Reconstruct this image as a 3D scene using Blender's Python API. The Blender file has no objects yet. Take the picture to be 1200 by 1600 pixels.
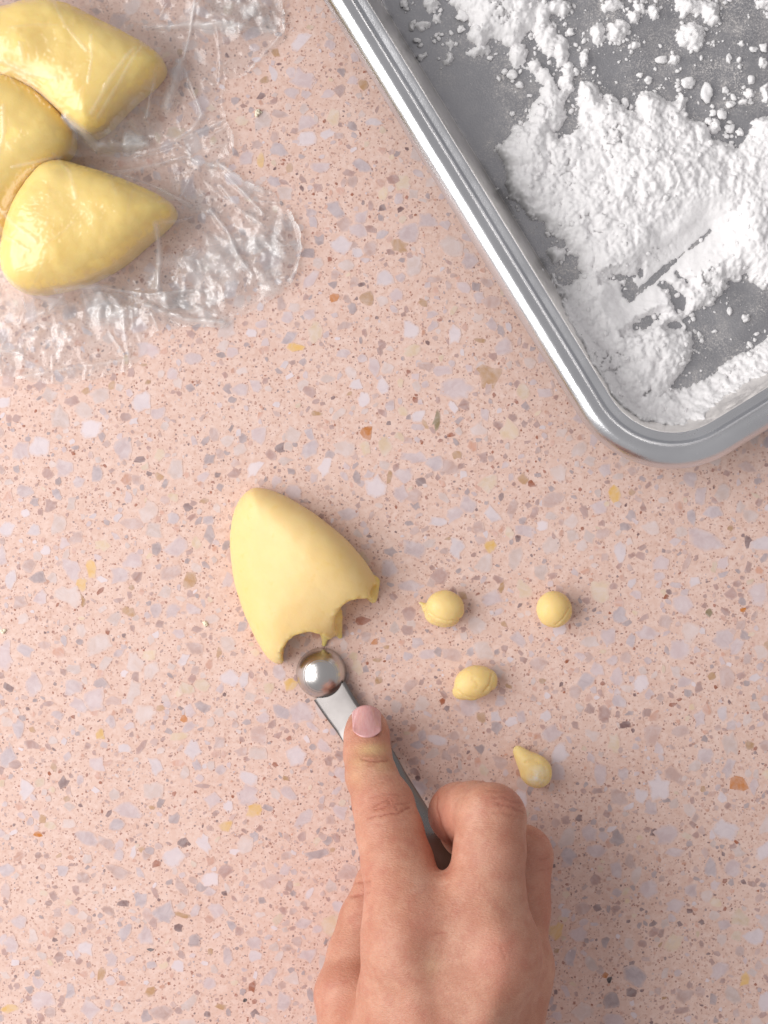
import bpy, bmesh, math, random
import numpy as np

random.seed(7)
RNG = np.random.default_rng(11)
SC = bpy.context.scene
COL = SC.collection
MM = 0.001
CAM_H = 550.0                       # camera height above the counter, mm

# ------------------------------------------------------------------ camera, light, exposure
cam_d = bpy.data.cameras.new('camera')
cam_d.sensor_fit = 'HORIZONTAL'
cam_d.sensor_width = 36.0
cam_d.lens = 36.0 * CAM_H / 240.0
cam_d.clip_start = 0.01
cam_d.clip_end = 20.0
cam = bpy.data.objects.new('camera', cam_d)
cam.location = (0, 0, CAM_H * MM)
COL.objects.link(cam)
SC.camera = cam

world = bpy.data.worlds.new("World")
SC.world = world
world.use_nodes = True
wb = world.node_tree.nodes['Background']
wb.inputs['Color'].default_value = (1.0, 0.97, 0.985, 1)
wb.inputs['Strength'].default_value = 0.42

from mathutils import Vector
def area_light(name, loc, target, sx, sy, power, color):
    d = bpy.data.lights.new(name, 'AREA')
    d.shape = 'RECTANGLE'; d.size = sx; d.size_y = sy
    d.energy = power; d.color = color
    o = bpy.data.objects.new(name, d)
    o.location = loc
    o.rotation_euler = (Vector(target) - Vector(loc)).to_track_quat('-Z', 'Y').to_euler()
    COL.objects.link(o)
    return o
area_light('softbox_light', (-0.66, 0.0, 0.56), (0, 0, 0.02), 0.95, 0.80, 10.4, (1.0, 0.975, 0.955))

SC.view_settings.view_transform = 'Standard'
SC.view_settings.look = 'None'
SC.view_settings.exposure = 0.0
SC.view_settings.gamma = 1.0
SC.cycles.transparent_max_bounces = 48
SC.cycles.max_bounces = 14
SC.cycles.caustics_reflective = False
SC.cycles.caustics_refractive = False

# ------------------------------------------------------------------ small tools
def P(px, py, z=0.0):
    """photo point on a level z (mm above the counter) -> place in mm"""
    k = 0.2 * (CAM_H - z) / CAM_H
    return np.array([(px - 600.0) * k, (800.0 - py) * k, z])

def poly_mm(pts, z=0.0):
    return np.array([P(a, b, z)[:2] for a, b in pts])

def hash2(ix, iy, seed):
    ix = ix.astype(np.int64).astype(np.uint32); iy = iy.astype(np.int64).astype(np.uint32)
    h = ix * np.uint32(374761393) + iy * np.uint32(668265263) + np.uint32((seed * 974634777 + 12345) & 0xffffffff)
    h = (h ^ (h >> np.uint32(13))) * np.uint32(1274126177)
    h = (h ^ (h >> np.uint32(16))) * np.uint32(2246822519)
    h = h ^ (h >> np.uint32(15))
    return (h & np.uint32(0xffffff)).astype(np.float64) / 16777215.0

def vnoise(x, y, seed=0):
    ix = np.floor(x); iy = np.floor(y)
    fx = x - ix; fy = y - iy
    fx = fx * fx * fx * (fx * (fx * 6 - 15) + 10); fy = fy * fy * fy * (fy * (fy * 6 - 15) + 10)
    a = hash2(ix, iy, seed); b = hash2(ix + 1, iy, seed)
    c = hash2(ix, iy + 1, seed); d = hash2(ix + 1, iy + 1, seed)
    return (a + (b - a) * fx) * (1 - fy) + (c + (d - c) * fx) * fy

def fbm(x, y, seed=0, octv=4):
    """about -1..1"""
    s = 0; a = 1.0; t = 0
    for o in range(octv):
        s = s + a * (vnoise(x * 2 ** o + 17.3 * o, y * 2 ** o - 9.1 * o, seed + o * 31) * 2 - 1)
        t += a; a *= 0.5
    return s / t * 1.5

def noise3(x, y, z, seed=0):
    iz = np.floor(z); fz = z - iz; fz = fz * fz * (3 - 2 * fz)
    return (vnoise(x + iz * 37.7, y - iz * 21.3, seed) * (1 - fz) + vnoise(x + (iz + 1) * 37.7, y - (iz + 1) * 21.3, seed) * fz) * 2 - 1

def worley(x, y, seed=0):
    ix = np.floor(x); iy = np.floor(y)
    f1 = np.full(x.shape, 9.0); f2 = np.full(x.shape, 9.0); cid = np.zeros(x.shape)
    for dx in (-1, 0, 1):
        for dy in (-1, 0, 1):
            cx = ix + dx; cy = iy + dy
            ox = cx + hash2(cx, cy, seed); oy = cy + hash2(cx, cy, seed + 77)
            d = np.hypot(x - ox, y - oy)
            h = hash2(cx, cy, seed + 191)
            near = d < f1
            f2 = np.where(near, f1, np.minimum(f2, d))
            cid = np.where(near, h, cid)
            f1 = np.where(near, d, f1)
    return f1, f2, cid

def poly_sd(x, y, pts):
    """signed distance to a polygon, positive inside"""
    d = np.full(x.shape, 1e9); ins = np.zeros(x.shape, bool)
    n = len(pts)
    for i in range(n):
        ax, ay = pts[i]; bx, by = pts[(i + 1) % n]
        ex, ey = bx - ax, by - ay
        t = np.clip(((x - ax) * ex + (y - ay) * ey) / (ex * ex + ey * ey + 1e-12), 0, 1)
        d = np.minimum(d, np.hypot(x - ax - t * ex, y - ay - t * ey))
        if abs(ey) > 1e-12:
            c = ((ay > y) != (by > y)) & (x < ex * (y - ay) / ey + ax)
            ins ^= c
    return np.where(ins, d, -d)

def line_d(x, y, pts):
    d = np.full(np.shape(x), 1e9)
    for (ax, ay), (bx, by) in zip(pts[:-1], pts[1:]):
        ex, ey = bx - ax, by - ay
        t = np.clip(((x - ax) * ex + (y - ay) * ey) / (ex * ex + ey * ey + 1e-12), 0, 1)
        d = np.minimum(d, np.hypot(x - ax - t * ex, y - ay - t * ey))
    return d

def smooth_closed(pts, n=4):
    """Chaikin corner cutting of a closed outline"""
    p = np.array(pts, float)
    for _ in range(n):
        q = np.roll(p, -1, 0)
        p = np.stack([p * .75 + q * .25, p * .25 + q * .75], 1).reshape(-1, 2)
    return p

def smin(a, b, k):
    h = np.maximum(k - np.abs(a - b), 0) / k
    return np.minimum(a, b) - h * h * k * 0.25
def smax(a, b, k):
    return -smin(-a, -b, k)

def grid3(lo, hi, h):
    ax = [np.arange(l, u + h, h, dtype=np.float32) for l, u in zip(lo, hi)]
    return np.meshgrid(*ax, indexing='ij')

def cone(X, Y, Z, a, b):
    (ax, ay, az, ar), (bx, by, bz, br) = a, b
    ex, ey, ez = bx - ax, by - ay, bz - az
    px, py, pz = X - np.float32(ax), Y - np.float32(ay), Z - np.float32(az)
    t = np.clip((px * np.float32(ex) + py * np.float32(ey) + pz * np.float32(ez)) * np.float32(1 / (ex * ex + ey * ey + ez * ez + 1e-9)), 0, 1)
    px -= t * np.float32(ex); py -= t * np.float32(ey); pz -= t * np.float32(ez)
    return np.sqrt(px * px + py * py + pz * pz) - (np.float32(ar) + t * np.float32(br - ar))

def ell(X, Y, Z, c, r, ang=0.0):
    ca, sa = math.cos(ang), math.sin(ang)
    dx, dy, dz = X - c[0], Y - c[1], Z - c[2]
    u = (dx * ca + dy * sa) / r[0]; v = (-dx * sa + dy * ca) / r[1]; w = dz / r[2]
    q = np.sqrt(u * u + v * v + w * w) + 1e-6
    g = np.sqrt((u / r[0]) ** 2 + (v / r[1]) ** 2 + (w / r[2]) ** 2) + 1e-6
    return q * (q - 1) / g

def surface_nets(f, lo, h):
    nx, ny, nz = f.shape
    ins = f < 0
    cs = np.zeros((nx - 1, ny - 1, nz - 1), np.uint8)
    offs = [(i, j, k) for i in (0, 1) for j in (0, 1) for k in (0, 1)]
    for i, j, k in offs:
        cs += ins[i:nx - 1 + i, j:ny - 1 + j, k:nz - 1 + k]
    act = np.argwhere((cs > 0) & (cs < 8))
    idx = np.full(cs.shape, -1, np.int64)
    idx[tuple(act.T)] = np.arange(len(act))
    acc = np.zeros((len(act), 3)); cnt = np.zeros(len(act))
    cv = {o: f[act[:, 0] + o[0], act[:, 1] + o[1], act[:, 2] + o[2]].astype(np.float64) for o in offs}
    for o in offs:
        for a in range(3):
            if o[a] == 0:
                q = list(o); q[a] = 1; q = tuple(q)
                f0, f1 = cv[o], cv[q]
                m = (f0 < 0) != (f1 < 0)
                t = np.where(m, f0 / np.where(m, f0 - f1, 1), 0)
                p = np.tile(np.array(o, float), (len(act), 1)); p[:, a] += t
                acc[m] += p[m]; cnt[m] += 1
    v = (act + acc / cnt[:, None]) * h + np.array(lo)
    quads = []
    for a in range(3):
        b, c = (a + 1) % 3, (a + 2) % 3
        s0 = [slice(None)] * 3; s1 = [slice(None)] * 3
        s0[a] = slice(0, -1); s1[a] = slice(1, None)
        for s in (s0, s1):
            s[b] = slice(1, -1); s[c] = slice(1, -1)
        i0 = ins[tuple(s0)]; i1 = ins[tuple(s1)]
        e = np.argwhere(i0 != i1)
        flip = i0[tuple(e.T)]
        e = e.copy(); e[:, b] += 1; e[:, c] += 1
        def cell(db, dc):
            q = e.copy(); q[:, b] += db; q[:, c] += dc
            return idx[q[:, 0], q[:, 1], q[:, 2]]
        q = np.stack([cell(-1, -1), cell(0, -1), cell(0, 0), cell(-1, 0)], 1)
        q[~flip] = q[~flip][:, ::-1]
        quads.append(q)
    return v, np.concatenate(quads)

def smooth_mesh(v, q, it=2, lam=0.5):
    e = np.concatenate([q[:, [0, 1]], q[:, [1, 2]], q[:, [2, 3]], q[:, [3, 0]]])
    n = len(v)
    deg = np.bincount(e[:, 0], minlength=n) + np.bincount(e[:, 1], minlength=n)
    for k in range(it):
        l = lam if k % 2 == 0 else -lam * 1.02
        s = np.zeros_like(v)
        for c in range(3):
            s[:, c] = np.bincount(e[:, 0], v[e[:, 1], c], minlength=n) + np.bincount(e[:, 1], v[e[:, 0], c], minlength=n)
        v = v + l * (s / np.maximum(deg, 1)[:, None] - v)
    return v

def vert_normals(v, q):
    n = np.cross(v[q[:, 2]] - v[q[:, 0]], v[q[:, 3]] - v[q[:, 1]])
    out = np.zeros_like(v)
    for k in range(4):
        for c in range(3):
            out[:, c] += np.bincount(q[:, k], n[:, c], minlength=len(v))
    return out / (np.linalg.norm(out, axis=1, keepdims=True) + 1e-12)

def make_mesh(name, v, faces, attrs=None, smooth=True):
    """v in mm; faces an (n,3) or (n,4) array or a list of them"""
    me = bpy.data.meshes.new(name)
    if not isinstance(faces, list): faces = [faces]
    faces = [np.asarray(f, np.int64) for f in faces if len(f)]
    me.vertices.add(len(v)); me.vertices.foreach_set('co', (np.asarray(v, np.float64) * MM).astype(np.float32).ravel())
    nl = sum(f.size for f in faces); nf = sum(len(f) for f in faces)
    me.loops.add(nl); me.polygons.add(nf)
    me.loops.foreach_set('vertex_index', np.concatenate([f.ravel() for f in faces]).astype(np.int32))
    sizes = np.concatenate([np.full(len(f), f.shape[1]) for f in faces])
    me.polygons.foreach_set('loop_start', np.concatenate([[0], np.cumsum(sizes)[:-1]]).astype(np.int32))
    me.polygons.foreach_set('loop_total', sizes.astype(np.int32))
    me.polygons.foreach_set('use_smooth', np.full(nf, smooth))
    me.update(calc_edges=True)
    for k, a in (attrs or {}).items():
        a = np.asarray(a, np.float32)
        if a.ndim == 1:
            at = me.attributes.new(k, 'FLOAT', 'POINT'); at.data.foreach_set('value', a)
        else:
            at = me.attributes.new(k, 'FLOAT_COLOR', 'POINT')
            at.data.foreach_set('color', np.concatenate([a, np.ones((len(a), 1), np.float32)], 1).ravel())
    me.validate()
    return me

def obj(name, me, mat=None, parent=None, label=None, cat=None, group=None, kind=None):
    o = bpy.data.objects.new(name, me)
    COL.objects.link(o)
    if mat is not None and me is not None: me.materials.append(mat)
    if parent is not None: o.parent = parent
    for k, val in (('label', label), ('category', cat), ('group', group), ('kind', kind)):
        if val: o[k] = val
    return o

# ------------------------------------------------------------------ materials
class NT:
    def __init__(s, name):
        s.m = bpy.data.materials.new(name); s.m.use_nodes = True
        s.t = s.m.node_tree; s.n = s.t.nodes; s.l = s.t.links
        s.b = s.n['Principled BSDF']; s.out = s.n['Material Output']
    def node(s, typ, ins=None, **props):
        n = s.n.new(typ)
        for k, v in props.items(): setattr(n, k, v)
        for k, v in (ins or {}).items(): s.set(n.inputs[k], v)
        return n
    def set(s, sock, v):
        if isinstance(v, bpy.types.NodeSocket): s.l.new(v, sock)
        else: sock.default_value = v
    def P(s, **kw):
        for k, v in kw.items(): s.set(s.b.inputs[k.replace('_', ' ')], v)
    def pos(s, obj_space=True):
        return s.node('ShaderNodeTexCoord').outputs['Object']
    def noise(s, scale, detail=4, rough=.55, vec=None, dist=0.0):
        n = s.node('ShaderNodeTexNoise', {'Scale': scale, 'Detail': detail, 'Roughness': rough, 'Distortion': dist})
        s.l.new(vec if vec is not None else s.pos(), n.inputs['Vector'])
        return n.outputs['Fac']
    def ramp(s, fac, stops):
        n = s.node('ShaderNodeValToRGB'); s.l.new(fac, n.inputs['Fac'])
        e = n.color_ramp.elements
        while len(e) < len(stops): e.new(0.5)
        for el, (p, c) in zip(e, stops):
            el.position = p; el.color = (c, c, c, 1) if not isinstance(c, tuple) else (*c, 1)
        return n.outputs['Color']
    def mix(s, fac, a, b, blend='MIX'):
        n = s.node('ShaderNodeMix', data_type='RGBA', blend_type=blend)
        s.set(n.inputs[0], fac)
        for i, v in ((6, a), (7, b)):
            s.set(n.inputs[i], (*v, 1) if isinstance(v, tuple) and len(v) == 3 else v)
        return n.outputs[2]
    def math(s, op, a, b=0.0):
        n = s.node('ShaderNodeMath', operation=op); s.set(n.inputs[0], a); s.set(n.inputs[1], b)
        return n.outputs[0]
    def attr(s, name, out='Fac'):
        return s.node('ShaderNodeAttribute', attribute_name=name).outputs[out]
    def bump(s, h, strength, dist, normal=None):
        n = s.node('ShaderNodeBump', {'Strength': strength, 'Distance': dist, 'Height': h})
        if normal is not None: s.l.new(normal, n.inputs['Normal'])
        return n.outputs['Normal']

def matrix_nodes(t):
    """the pink cement ground of the terrazzo with its finest grit; returns a colour socket"""
    pos = t.node('ShaderNodeNewGeometry').outputs['Position']
    c = t.mix(t.ramp(t.noise(55, 4, .6, pos), [(.32, 0.0), (.68, 1.0)]), (0.705, 0.482, 0.405), (0.75, 0.538, 0.462))
    c = t.mix(t.ramp(t.noise(420, 3, .7, pos), [(.42, 0.0), (.70, .65)]), c, (0.84, 0.66, 0.60))
    c = t.mix(t.ramp(t.noise(620, 2, .6, pos), [(.56, 0.0), (.70, .55)]), c, (0.56, 0.34, 0.265))
    # pin-point grit
    warp = t.node('ShaderNodeVectorMath', operation='ADD')
    t.l.new(pos, warp.inputs[0])
    nz = t.node('ShaderNodeTexNoise', {'Scale': 900.0, 'Detail': 2.0}); t.l.new(pos, nz.inputs['Vector'])
    sc = t.node('ShaderNodeVectorMath', operation='SCALE', ); t.l.new(nz.outputs['Color'], sc.inputs[0]); sc.inputs['Scale'].default_value = 0.0011
    t.l.new(sc.outputs[0], warp.inputs[1])
    for scale, thr, col, pick in ((760, .26, (0.33, 0.155, 0.125), .60), (460, .20, (0.45, 0.25, 0.205), .60), (1150, .30, (0.40, 0.21, 0.17), .5)):
        v = t.node('ShaderNodeTexVoronoi', {'Scale': float(scale), 'Randomness': 1.0}); t.l.new(warp.outputs[0], v.inputs['Vector'])
        dot = t.math('LESS_THAN', v.outputs['Distance'], thr)
        sep = t.node('ShaderNodeSeparateColor'); t.l.new(v.outputs['Color'], sep.inputs[0])
        dot = t.math('MULTIPLY', dot, t.math('GREATER_THAN', sep.outputs[0], pick))
        dot = t.math('MULTIPLY', dot, t.math('MULTIPLY', sep.outputs[1], 0.85))
        c = t.mix(dot, c, col)
    return c

def mat_terrazzo():
    t = NT('terrazzo_cement')
    c = matrix_nodes(t)
    pos = t.node('ShaderNodeNewGeometry').outputs['Position']
    t.P(Base_Color=c, Roughness=.5, Specular_IOR_Level=.35)
    t.P(Normal=t.bump(t.noise(900, 3, .6, pos), .12, .0002))
    return t.m

def mat_stone():
    t = NT('terrazzo_stone')
    m = matrix_nodes(t)
    pos = t.node('ShaderNodeNewGeometry').outputs['Position']
    tint = t.attr('tint', 'Color'); rim = t.attr('rim')
    tint = t.mix(t.math('MULTIPLY', t.ramp(t.noise(260, 5, .65, pos, .6), [(.36, 0.0), (.72, .60)]), t.math('MAXIMUM', t.attr('soft'), .7)), tint, (0.79, 0.69, 0.70))
    tint = t.mix(t.ramp(t.noise(190, 4, .6, pos, 1.0), [(.52, 0.0), (.75, .35)]), tint, t.mix(.5, tint, (0.30, 0.22, 0.22)))
    n = t.math('ADD', rim, t.math('MULTIPLY', t.math('SUBTRACT', t.noise(380, 4, .65, pos), .5), 1.3))
    fade = t.ramp(t.math('MULTIPLY', n, .8), [(.46, 0.0), (.93, 1.0)])
    soft = t.math('MULTIPLY', fade, t.attr('soft'))
    t.P(Base_Color=t.mix(soft, tint, m), Roughness=.42, Specular_IOR_Level=.4)
    return t.m

def mat_dough(name='dough', moist=.48, cols=((0.815, 0.595, 0.26), (0.835, 0.635, 0.31))):
    t = NT(name)
    c = t.mix(t.ramp(t.noise(70, 4, .6), [(.35, 0.0), (.70, 1.0)]), cols[0], cols[1])
    c = t.mix(t.ramp(t.noise(210, 3, .6), [(.60, 0.0), (.78, .45)]), c, (0.78, 0.53, 0.15))
    raw = t.attr('raw')
    c = t.mix(t.math('MULTIPLY', raw, t.ramp(t.noise(420, 4, .7), [(.35, 0.15), (.7, .8)])), c, (0.84, 0.62, 0.17))
    flour = t.attr('flour')
    c = t.mix(t.math('MULTIPLY', flour, t.ramp(t.noise(300, 4, .7), [(.35, .2), (.6, 1.0)])), c, (0.88, 0.83, 0.72))
    t.P(Base_Color=c, Roughness=moist, Specular_IOR_Level=.4, Subsurface_Weight=.6, Subsurface_Scale=.007, Subsurface_Radius=(1.0, .75, .35))
    n = t.bump(t.noise(160, 4, .55), .16, .0012)
    n = t.bump(t.noise(900, 3, .6), .10, .0004, n)
    t.P(Normal=n)
    return t.m

def mat_powder():
    t = NT('white_powder')
    t.P(Base_Color=(0.92, 0.905, 0.91, 1), Roughness=1.0, Specular_IOR_Level=.1, Subsurface_Weight=.5, Subsurface_Scale=.0014, Subsurface_Radius=(1, 1, 1))
    n = t.bump(t.noise(1500, 4, .65), .35, .0004)
    t.P(Normal=n)
    return t.m

def mat_metal(name, col, rough, aniso_noise=None, dusty=None, speckle=False):
    t = NT(name)
    c = (*col, 1)
    pos = t.node('ShaderNodeNewGeometry').outputs['Position']
    r = t.ramp(t.noise(90, 4, .6, pos), [(.3, rough * .85), (.7, rough * 1.2)])
    cc = t.mix(t.ramp(t.noise(35, 4, .6, pos), [(.3, 0.0), (.7, 1.0)]), c, (*[x * 1.14 for x in col], 1))
    t.P(Metallic=1.0, Base_Color=cc, Roughness=r)
    if speckle:
        g = t.noise(1900, 2, .6, pos)
        n = t.bump(g, float(speckle), .0003, t.bump(t.noise(85, 3, .5, pos), .10, .0016))
        t.P(Normal=n)
    if dusty is not None:
        # dried powder smears left on the metal
        mask = dusty(t, pos)
        d = t.node('ShaderNodeBsdfDiffuse', {'Color': (0.80, 0.77, 0.745, 1), 'Roughness': .9})
        mx = t.node('ShaderNodeMixShader'); t.l.new(mask, mx.inputs[0]); t.l.new(t.b.outputs[0], mx.inputs[1]); t.l.new(d.outputs[0], mx.inputs[2])
        t.l.new(mx.outputs[0], t.out.inputs['Surface'])
    return t.m

def mat_skin():
    t = NT('skin')
    pos = t.pos()
    c = t.mix(t.ramp(t.noise(75, 5, .65), [(.40, 0.0), (.62, 1.0)]), (0.51, 0.228, 0.148), (0.61, 0.322, 0.222))
    c = t.mix(t.ramp(t.noise(240, 4, .6), [(.47, 0.0), (.68, .45)]), c, (0.47, 0.17, 0.12))
    c = t.mix(t.ramp(t.noise(130, 3, .6), [(.56, 0.0), (.75, .35)]), c, (0.68, 0.41, 0.31))
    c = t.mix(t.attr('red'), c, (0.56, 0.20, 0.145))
    c = t.mix(t.attr('yellow'), c, (0.76, 0.535, 0.27))
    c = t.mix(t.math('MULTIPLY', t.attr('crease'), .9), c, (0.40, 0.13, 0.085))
    # fine dry-skin lines
    mp = t.node('ShaderNodeMapping', {'Scale': (1.0, 2.6, 1.0), 'Rotation': (0, 0, .12)}); t.l.new(pos, mp.inputs['Vector'])
    fine = t.noise(1000, 4, .65, mp.outputs[0], .3)
    c = t.mix(t.ramp(fine, [(.32, .36), (.46, 0.0)]), c, (0.44, 0.17, 0.12))
    c = t.mix(t.ramp(fine, [(.56, 0.0), (.74, .22)]), c, (0.80, 0.56, 0.46))
    t.P(Base_Color=c, Roughness=.43, Specular_IOR_Level=.45, Subsurface_Weight=.14, Subsurface_Scale=.0035, Subsurface_Radius=(1.0, .38, .22))
    n = t.bump(t.noise(110, 3, .5), .14, .0012)
    v = t.node('ShaderNodeTexVoronoi', {'Scale': 1500.0}); t.l.new(mp.outputs[0], v.inputs['Vector'])
    n = t.bump(v.outputs['Distance'], .14, .0003, n)
    n = t.bump(fine, .5, .0005, n)
    t.P(Normal=n)
    return t.m

def mat_nail():
    t = NT('nail')
    mp = t.node('ShaderNodeMapping', {'Scale': (1.0, .06, .3)}); t.l.new(t.pos(), mp.inputs['Vector'])
    f = t.noise(2200, 2, .6, mp.outputs[0])
    c = t.mix(t.ramp(f, [(.35, 0.0), (.65, 1.0)]), (0.62, 0.315, 0.315), (0.68, 0.385, 0.38))
    t.P(Base_Color=c, Roughness=.22, Specular_IOR_Level=.5, Subsurface_Weight=.1, Subsurface_Scale=.001, Coat_Weight=.3, Coat_Roughness=.12)
    t.P(Normal=t.bump(f, .10, .0002))
    return t.m

def mat_film(name, haze, ior):
    t = NT(name)
    pos = t.pos()
    lw = t.node('ShaderNodeLayerWeight', {'Blend': .5})
    f0 = 2 * ((ior - 1) / (ior + 1)) ** 2
    fr = t.math('ADD', t.math('MULTIPLY', t.math('POWER', lw.outputs['Facing'], 4.0), .8), f0)
    tr = t.node('ShaderNodeBsdfTransparent', {'Color': (1, 1, 1, 1)})
    gl = t.node('ShaderNodeBsdfGlossy', {'Color': (1, 1, 1, 1), 'Roughness': .17})
    df = t.node('ShaderNodeBsdfDiffuse', {'Color': (.92, .91, .91, 1)})
    n = t.bump(t.noise(900, 3, .6, pos), .35, .0003)
    t.l.new(n, gl.inputs['Normal'])
    m1 = t.node('ShaderNodeMixShader', {0: t.math('ADD', t.attr('haze'), haze)}); t.l.new(tr.outputs[0], m1.inputs[1]); t.l.new(df.outputs[0], m1.inputs[2])
    m2 = t.node('ShaderNodeMixShader', {0: fr}); t.l.new(m1.outputs[0], m2.inputs[1]); t.l.new(gl.outputs[0], m2.inputs[2])
    t.l.new(m2.outputs[0], t.out.inputs['Surface'])
    return t.m

M_TERR = mat_terrazzo(); M_STONE = mat_stone(); M_DOUGH = mat_dough(); M_POW = mat_powder()
M_WRAPPED = mat_dough('wrapped_dough', .40, ((.89, .66, .225), (.90, .695, .27)))
def mat_crumb():
    t = NT('dry_crumb')
    t.P(Base_Color=t.mix(t.noise(900, 3), (.86, .76, .55), (.88, .84, .72)), Roughness=.8)
    return t.m
M_CRUMB = mat_crumb()
M_SKIN = mat_skin(); M_NAIL = mat_nail(); M_FILM = mat_film('cling_film', .004, 1.36)

# ------------------------------------------------------------------ sheet pan geometry (needed early for masks)
ANG = math.atan(0.614)
UX = np.array([math.sin(ANG), -math.cos(ANG)])         # along the left edge, towards the near corner
NX = np.array([math.cos(ANG), math.sin(ANG)])          # into the pan from the left edge
PAN_CORNER = P(996.5, 797, 22)[:2]
PAN_R = 33.0
PAN_L, PAN_W = 330.0, 240.0
PROFILE = [(3.4, 16.2), (1.6, 16.6), (.5, 17.8), (0, 19.4), (.35, 21.0), (1.2, 22.7), (2.5, 24.0), (4.0, 24.7), (5.4, 24.6), (6.5, 24.0),
           (7.4, 23.0), (8.0, 21.9), (8.4, 21.25), (8.8, 21.25), (10.4, 21.5), (10.9, 21.3), (11.4, 20.4),
           (12.7, 16.5), (14.2, 11.5), (15.7, 6.6), (16.6, 3.6), (17.3, 2.2), (18.5, 1.3), (20.0, 1.0)]
def pan_inset(x, y):
    """distance inward from the pan's outer edge"""
    u = -((x - PAN_CORNER[0]) * UX[0] + (y - PAN_CORNER[1]) * UX[1])
    w = (x - PAN_CORNER[0]) * NX[0] + (y - PAN_CORNER[1]) * NX[1]
    qx = np.abs(u - PAN_L / 2) - (PAN_L / 2 - PAN_R); qy = np.abs(w - PAN_W / 2) - (PAN_W / 2 - PAN_R)
    return -(np.hypot(np.maximum(qx, 0), np.maximum(qy, 0)) + np.minimum(np.maximum(qx, qy), 0) - PAN_R)
def pan_z(d):
    pr = np.array(PROFILE[7:])
    return np.interp(d, pr[:, 0], pr[:, 1])

# ------------------------------------------------------------------ counter top with its stone chips
def slab():
    s, b = 420.0, 30.0
    v = [(-s, -s, -b), (s, -s, -b), (s, s, -b), (-s, s, -b), (-s, -s, 0), (s, -s, 0), (s, s, 0), (-s, s, 0)]
    f = [(3, 2, 1, 0), (4, 5, 6, 7), (0, 1, 5, 4), (1, 2, 6, 5), (2, 3, 7, 6), (3, 0, 4, 7)]
    o = obj('countertop', make_mesh('countertop', v, np.array(f), smooth=False), M_TERR, kind='structure',
            label='pink terrazzo countertop set with pale stone chips')
    return o
COUNTER = slab()

TINTS = dict(lav=(.60,.47,.475), pale=(.66,.515,.475), white=(.70,.60,.625), grey=(.41,.32,.325), mauve=(.44,.27,.24), pmauve=(.56,.385,.345),
             dark=(.22,.13,.125), rust=(.36,.12,.06), orange=(.53,.175,.018), yellow=(.74,.455,.15), cream=(.71,.535,.385), tan=(.50,.295,.16),
             peach=(.62,.34,.25), black=(.06,.045,.045), olive=(.28,.21,.115), gblue=(.51,.42,.44))
SOFT = dict(lav=.95, pale=1.0, white=.95, grey=.65, mauve=.6, pmauve=.9, dark=.35, rust=.3, orange=.25, yellow=.75, cream=1.0, tan=.55, peach=.9, black=.3, olive=.6, gblue=.85)

def chip_geo(cx, cy, rx, ry, ang, rng, nv, h):
    """an irregular stone set into the cement: flat ground top a hair proud, sides running down into it"""
    th = np.sort(np.linspace(0, 2 * np.pi, nv, endpoint=False) + rng.uniform(-.34, .34, nv) * 2 * np.pi / nv)
    pw = rng.uniform(2.0, 3.2)
    base = (np.abs(np.cos(th)) ** pw + np.abs(np.sin(th)) ** pw) ** (-1 / pw)
    r = base * (1 + rng.uniform(-.36, .22, nv))
    x = r * np.cos(th) * rx; y = r * np.sin(th) * ry
    ca, sa = math.cos(ang), math.sin(ang)
    X = x * ca - y * sa; Y = x * sa + y * ca
    ring = np.stack([X, Y], 1)
    c = np.array([cx, cy])
    v = [np.concatenate([c + ring * s, np.full((nv, 1), z)], 1) for s, z in ((1.0, -.25), (1.0, h), (.58, h))]
    v.append(np.array([[cx, cy, h]]))
    v = np.concatenate(v)
    i = np.arange(nv); j = (i + 1) % nv
    quads = np.concatenate([np.stack([i, j, nv + j, nv + i], 1), np.stack([nv + i, nv + j, 2 * nv + j, 2 * nv + i], 1)])
    tris = np.stack([2 * nv + i, 2 * nv + j, np.full(nv, 3 * nv)], 1)
    rim = np.concatenate([np.ones(2 * nv), np.full(nv, .40), [0.0]])
    return v, quads, tris, rim

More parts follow.
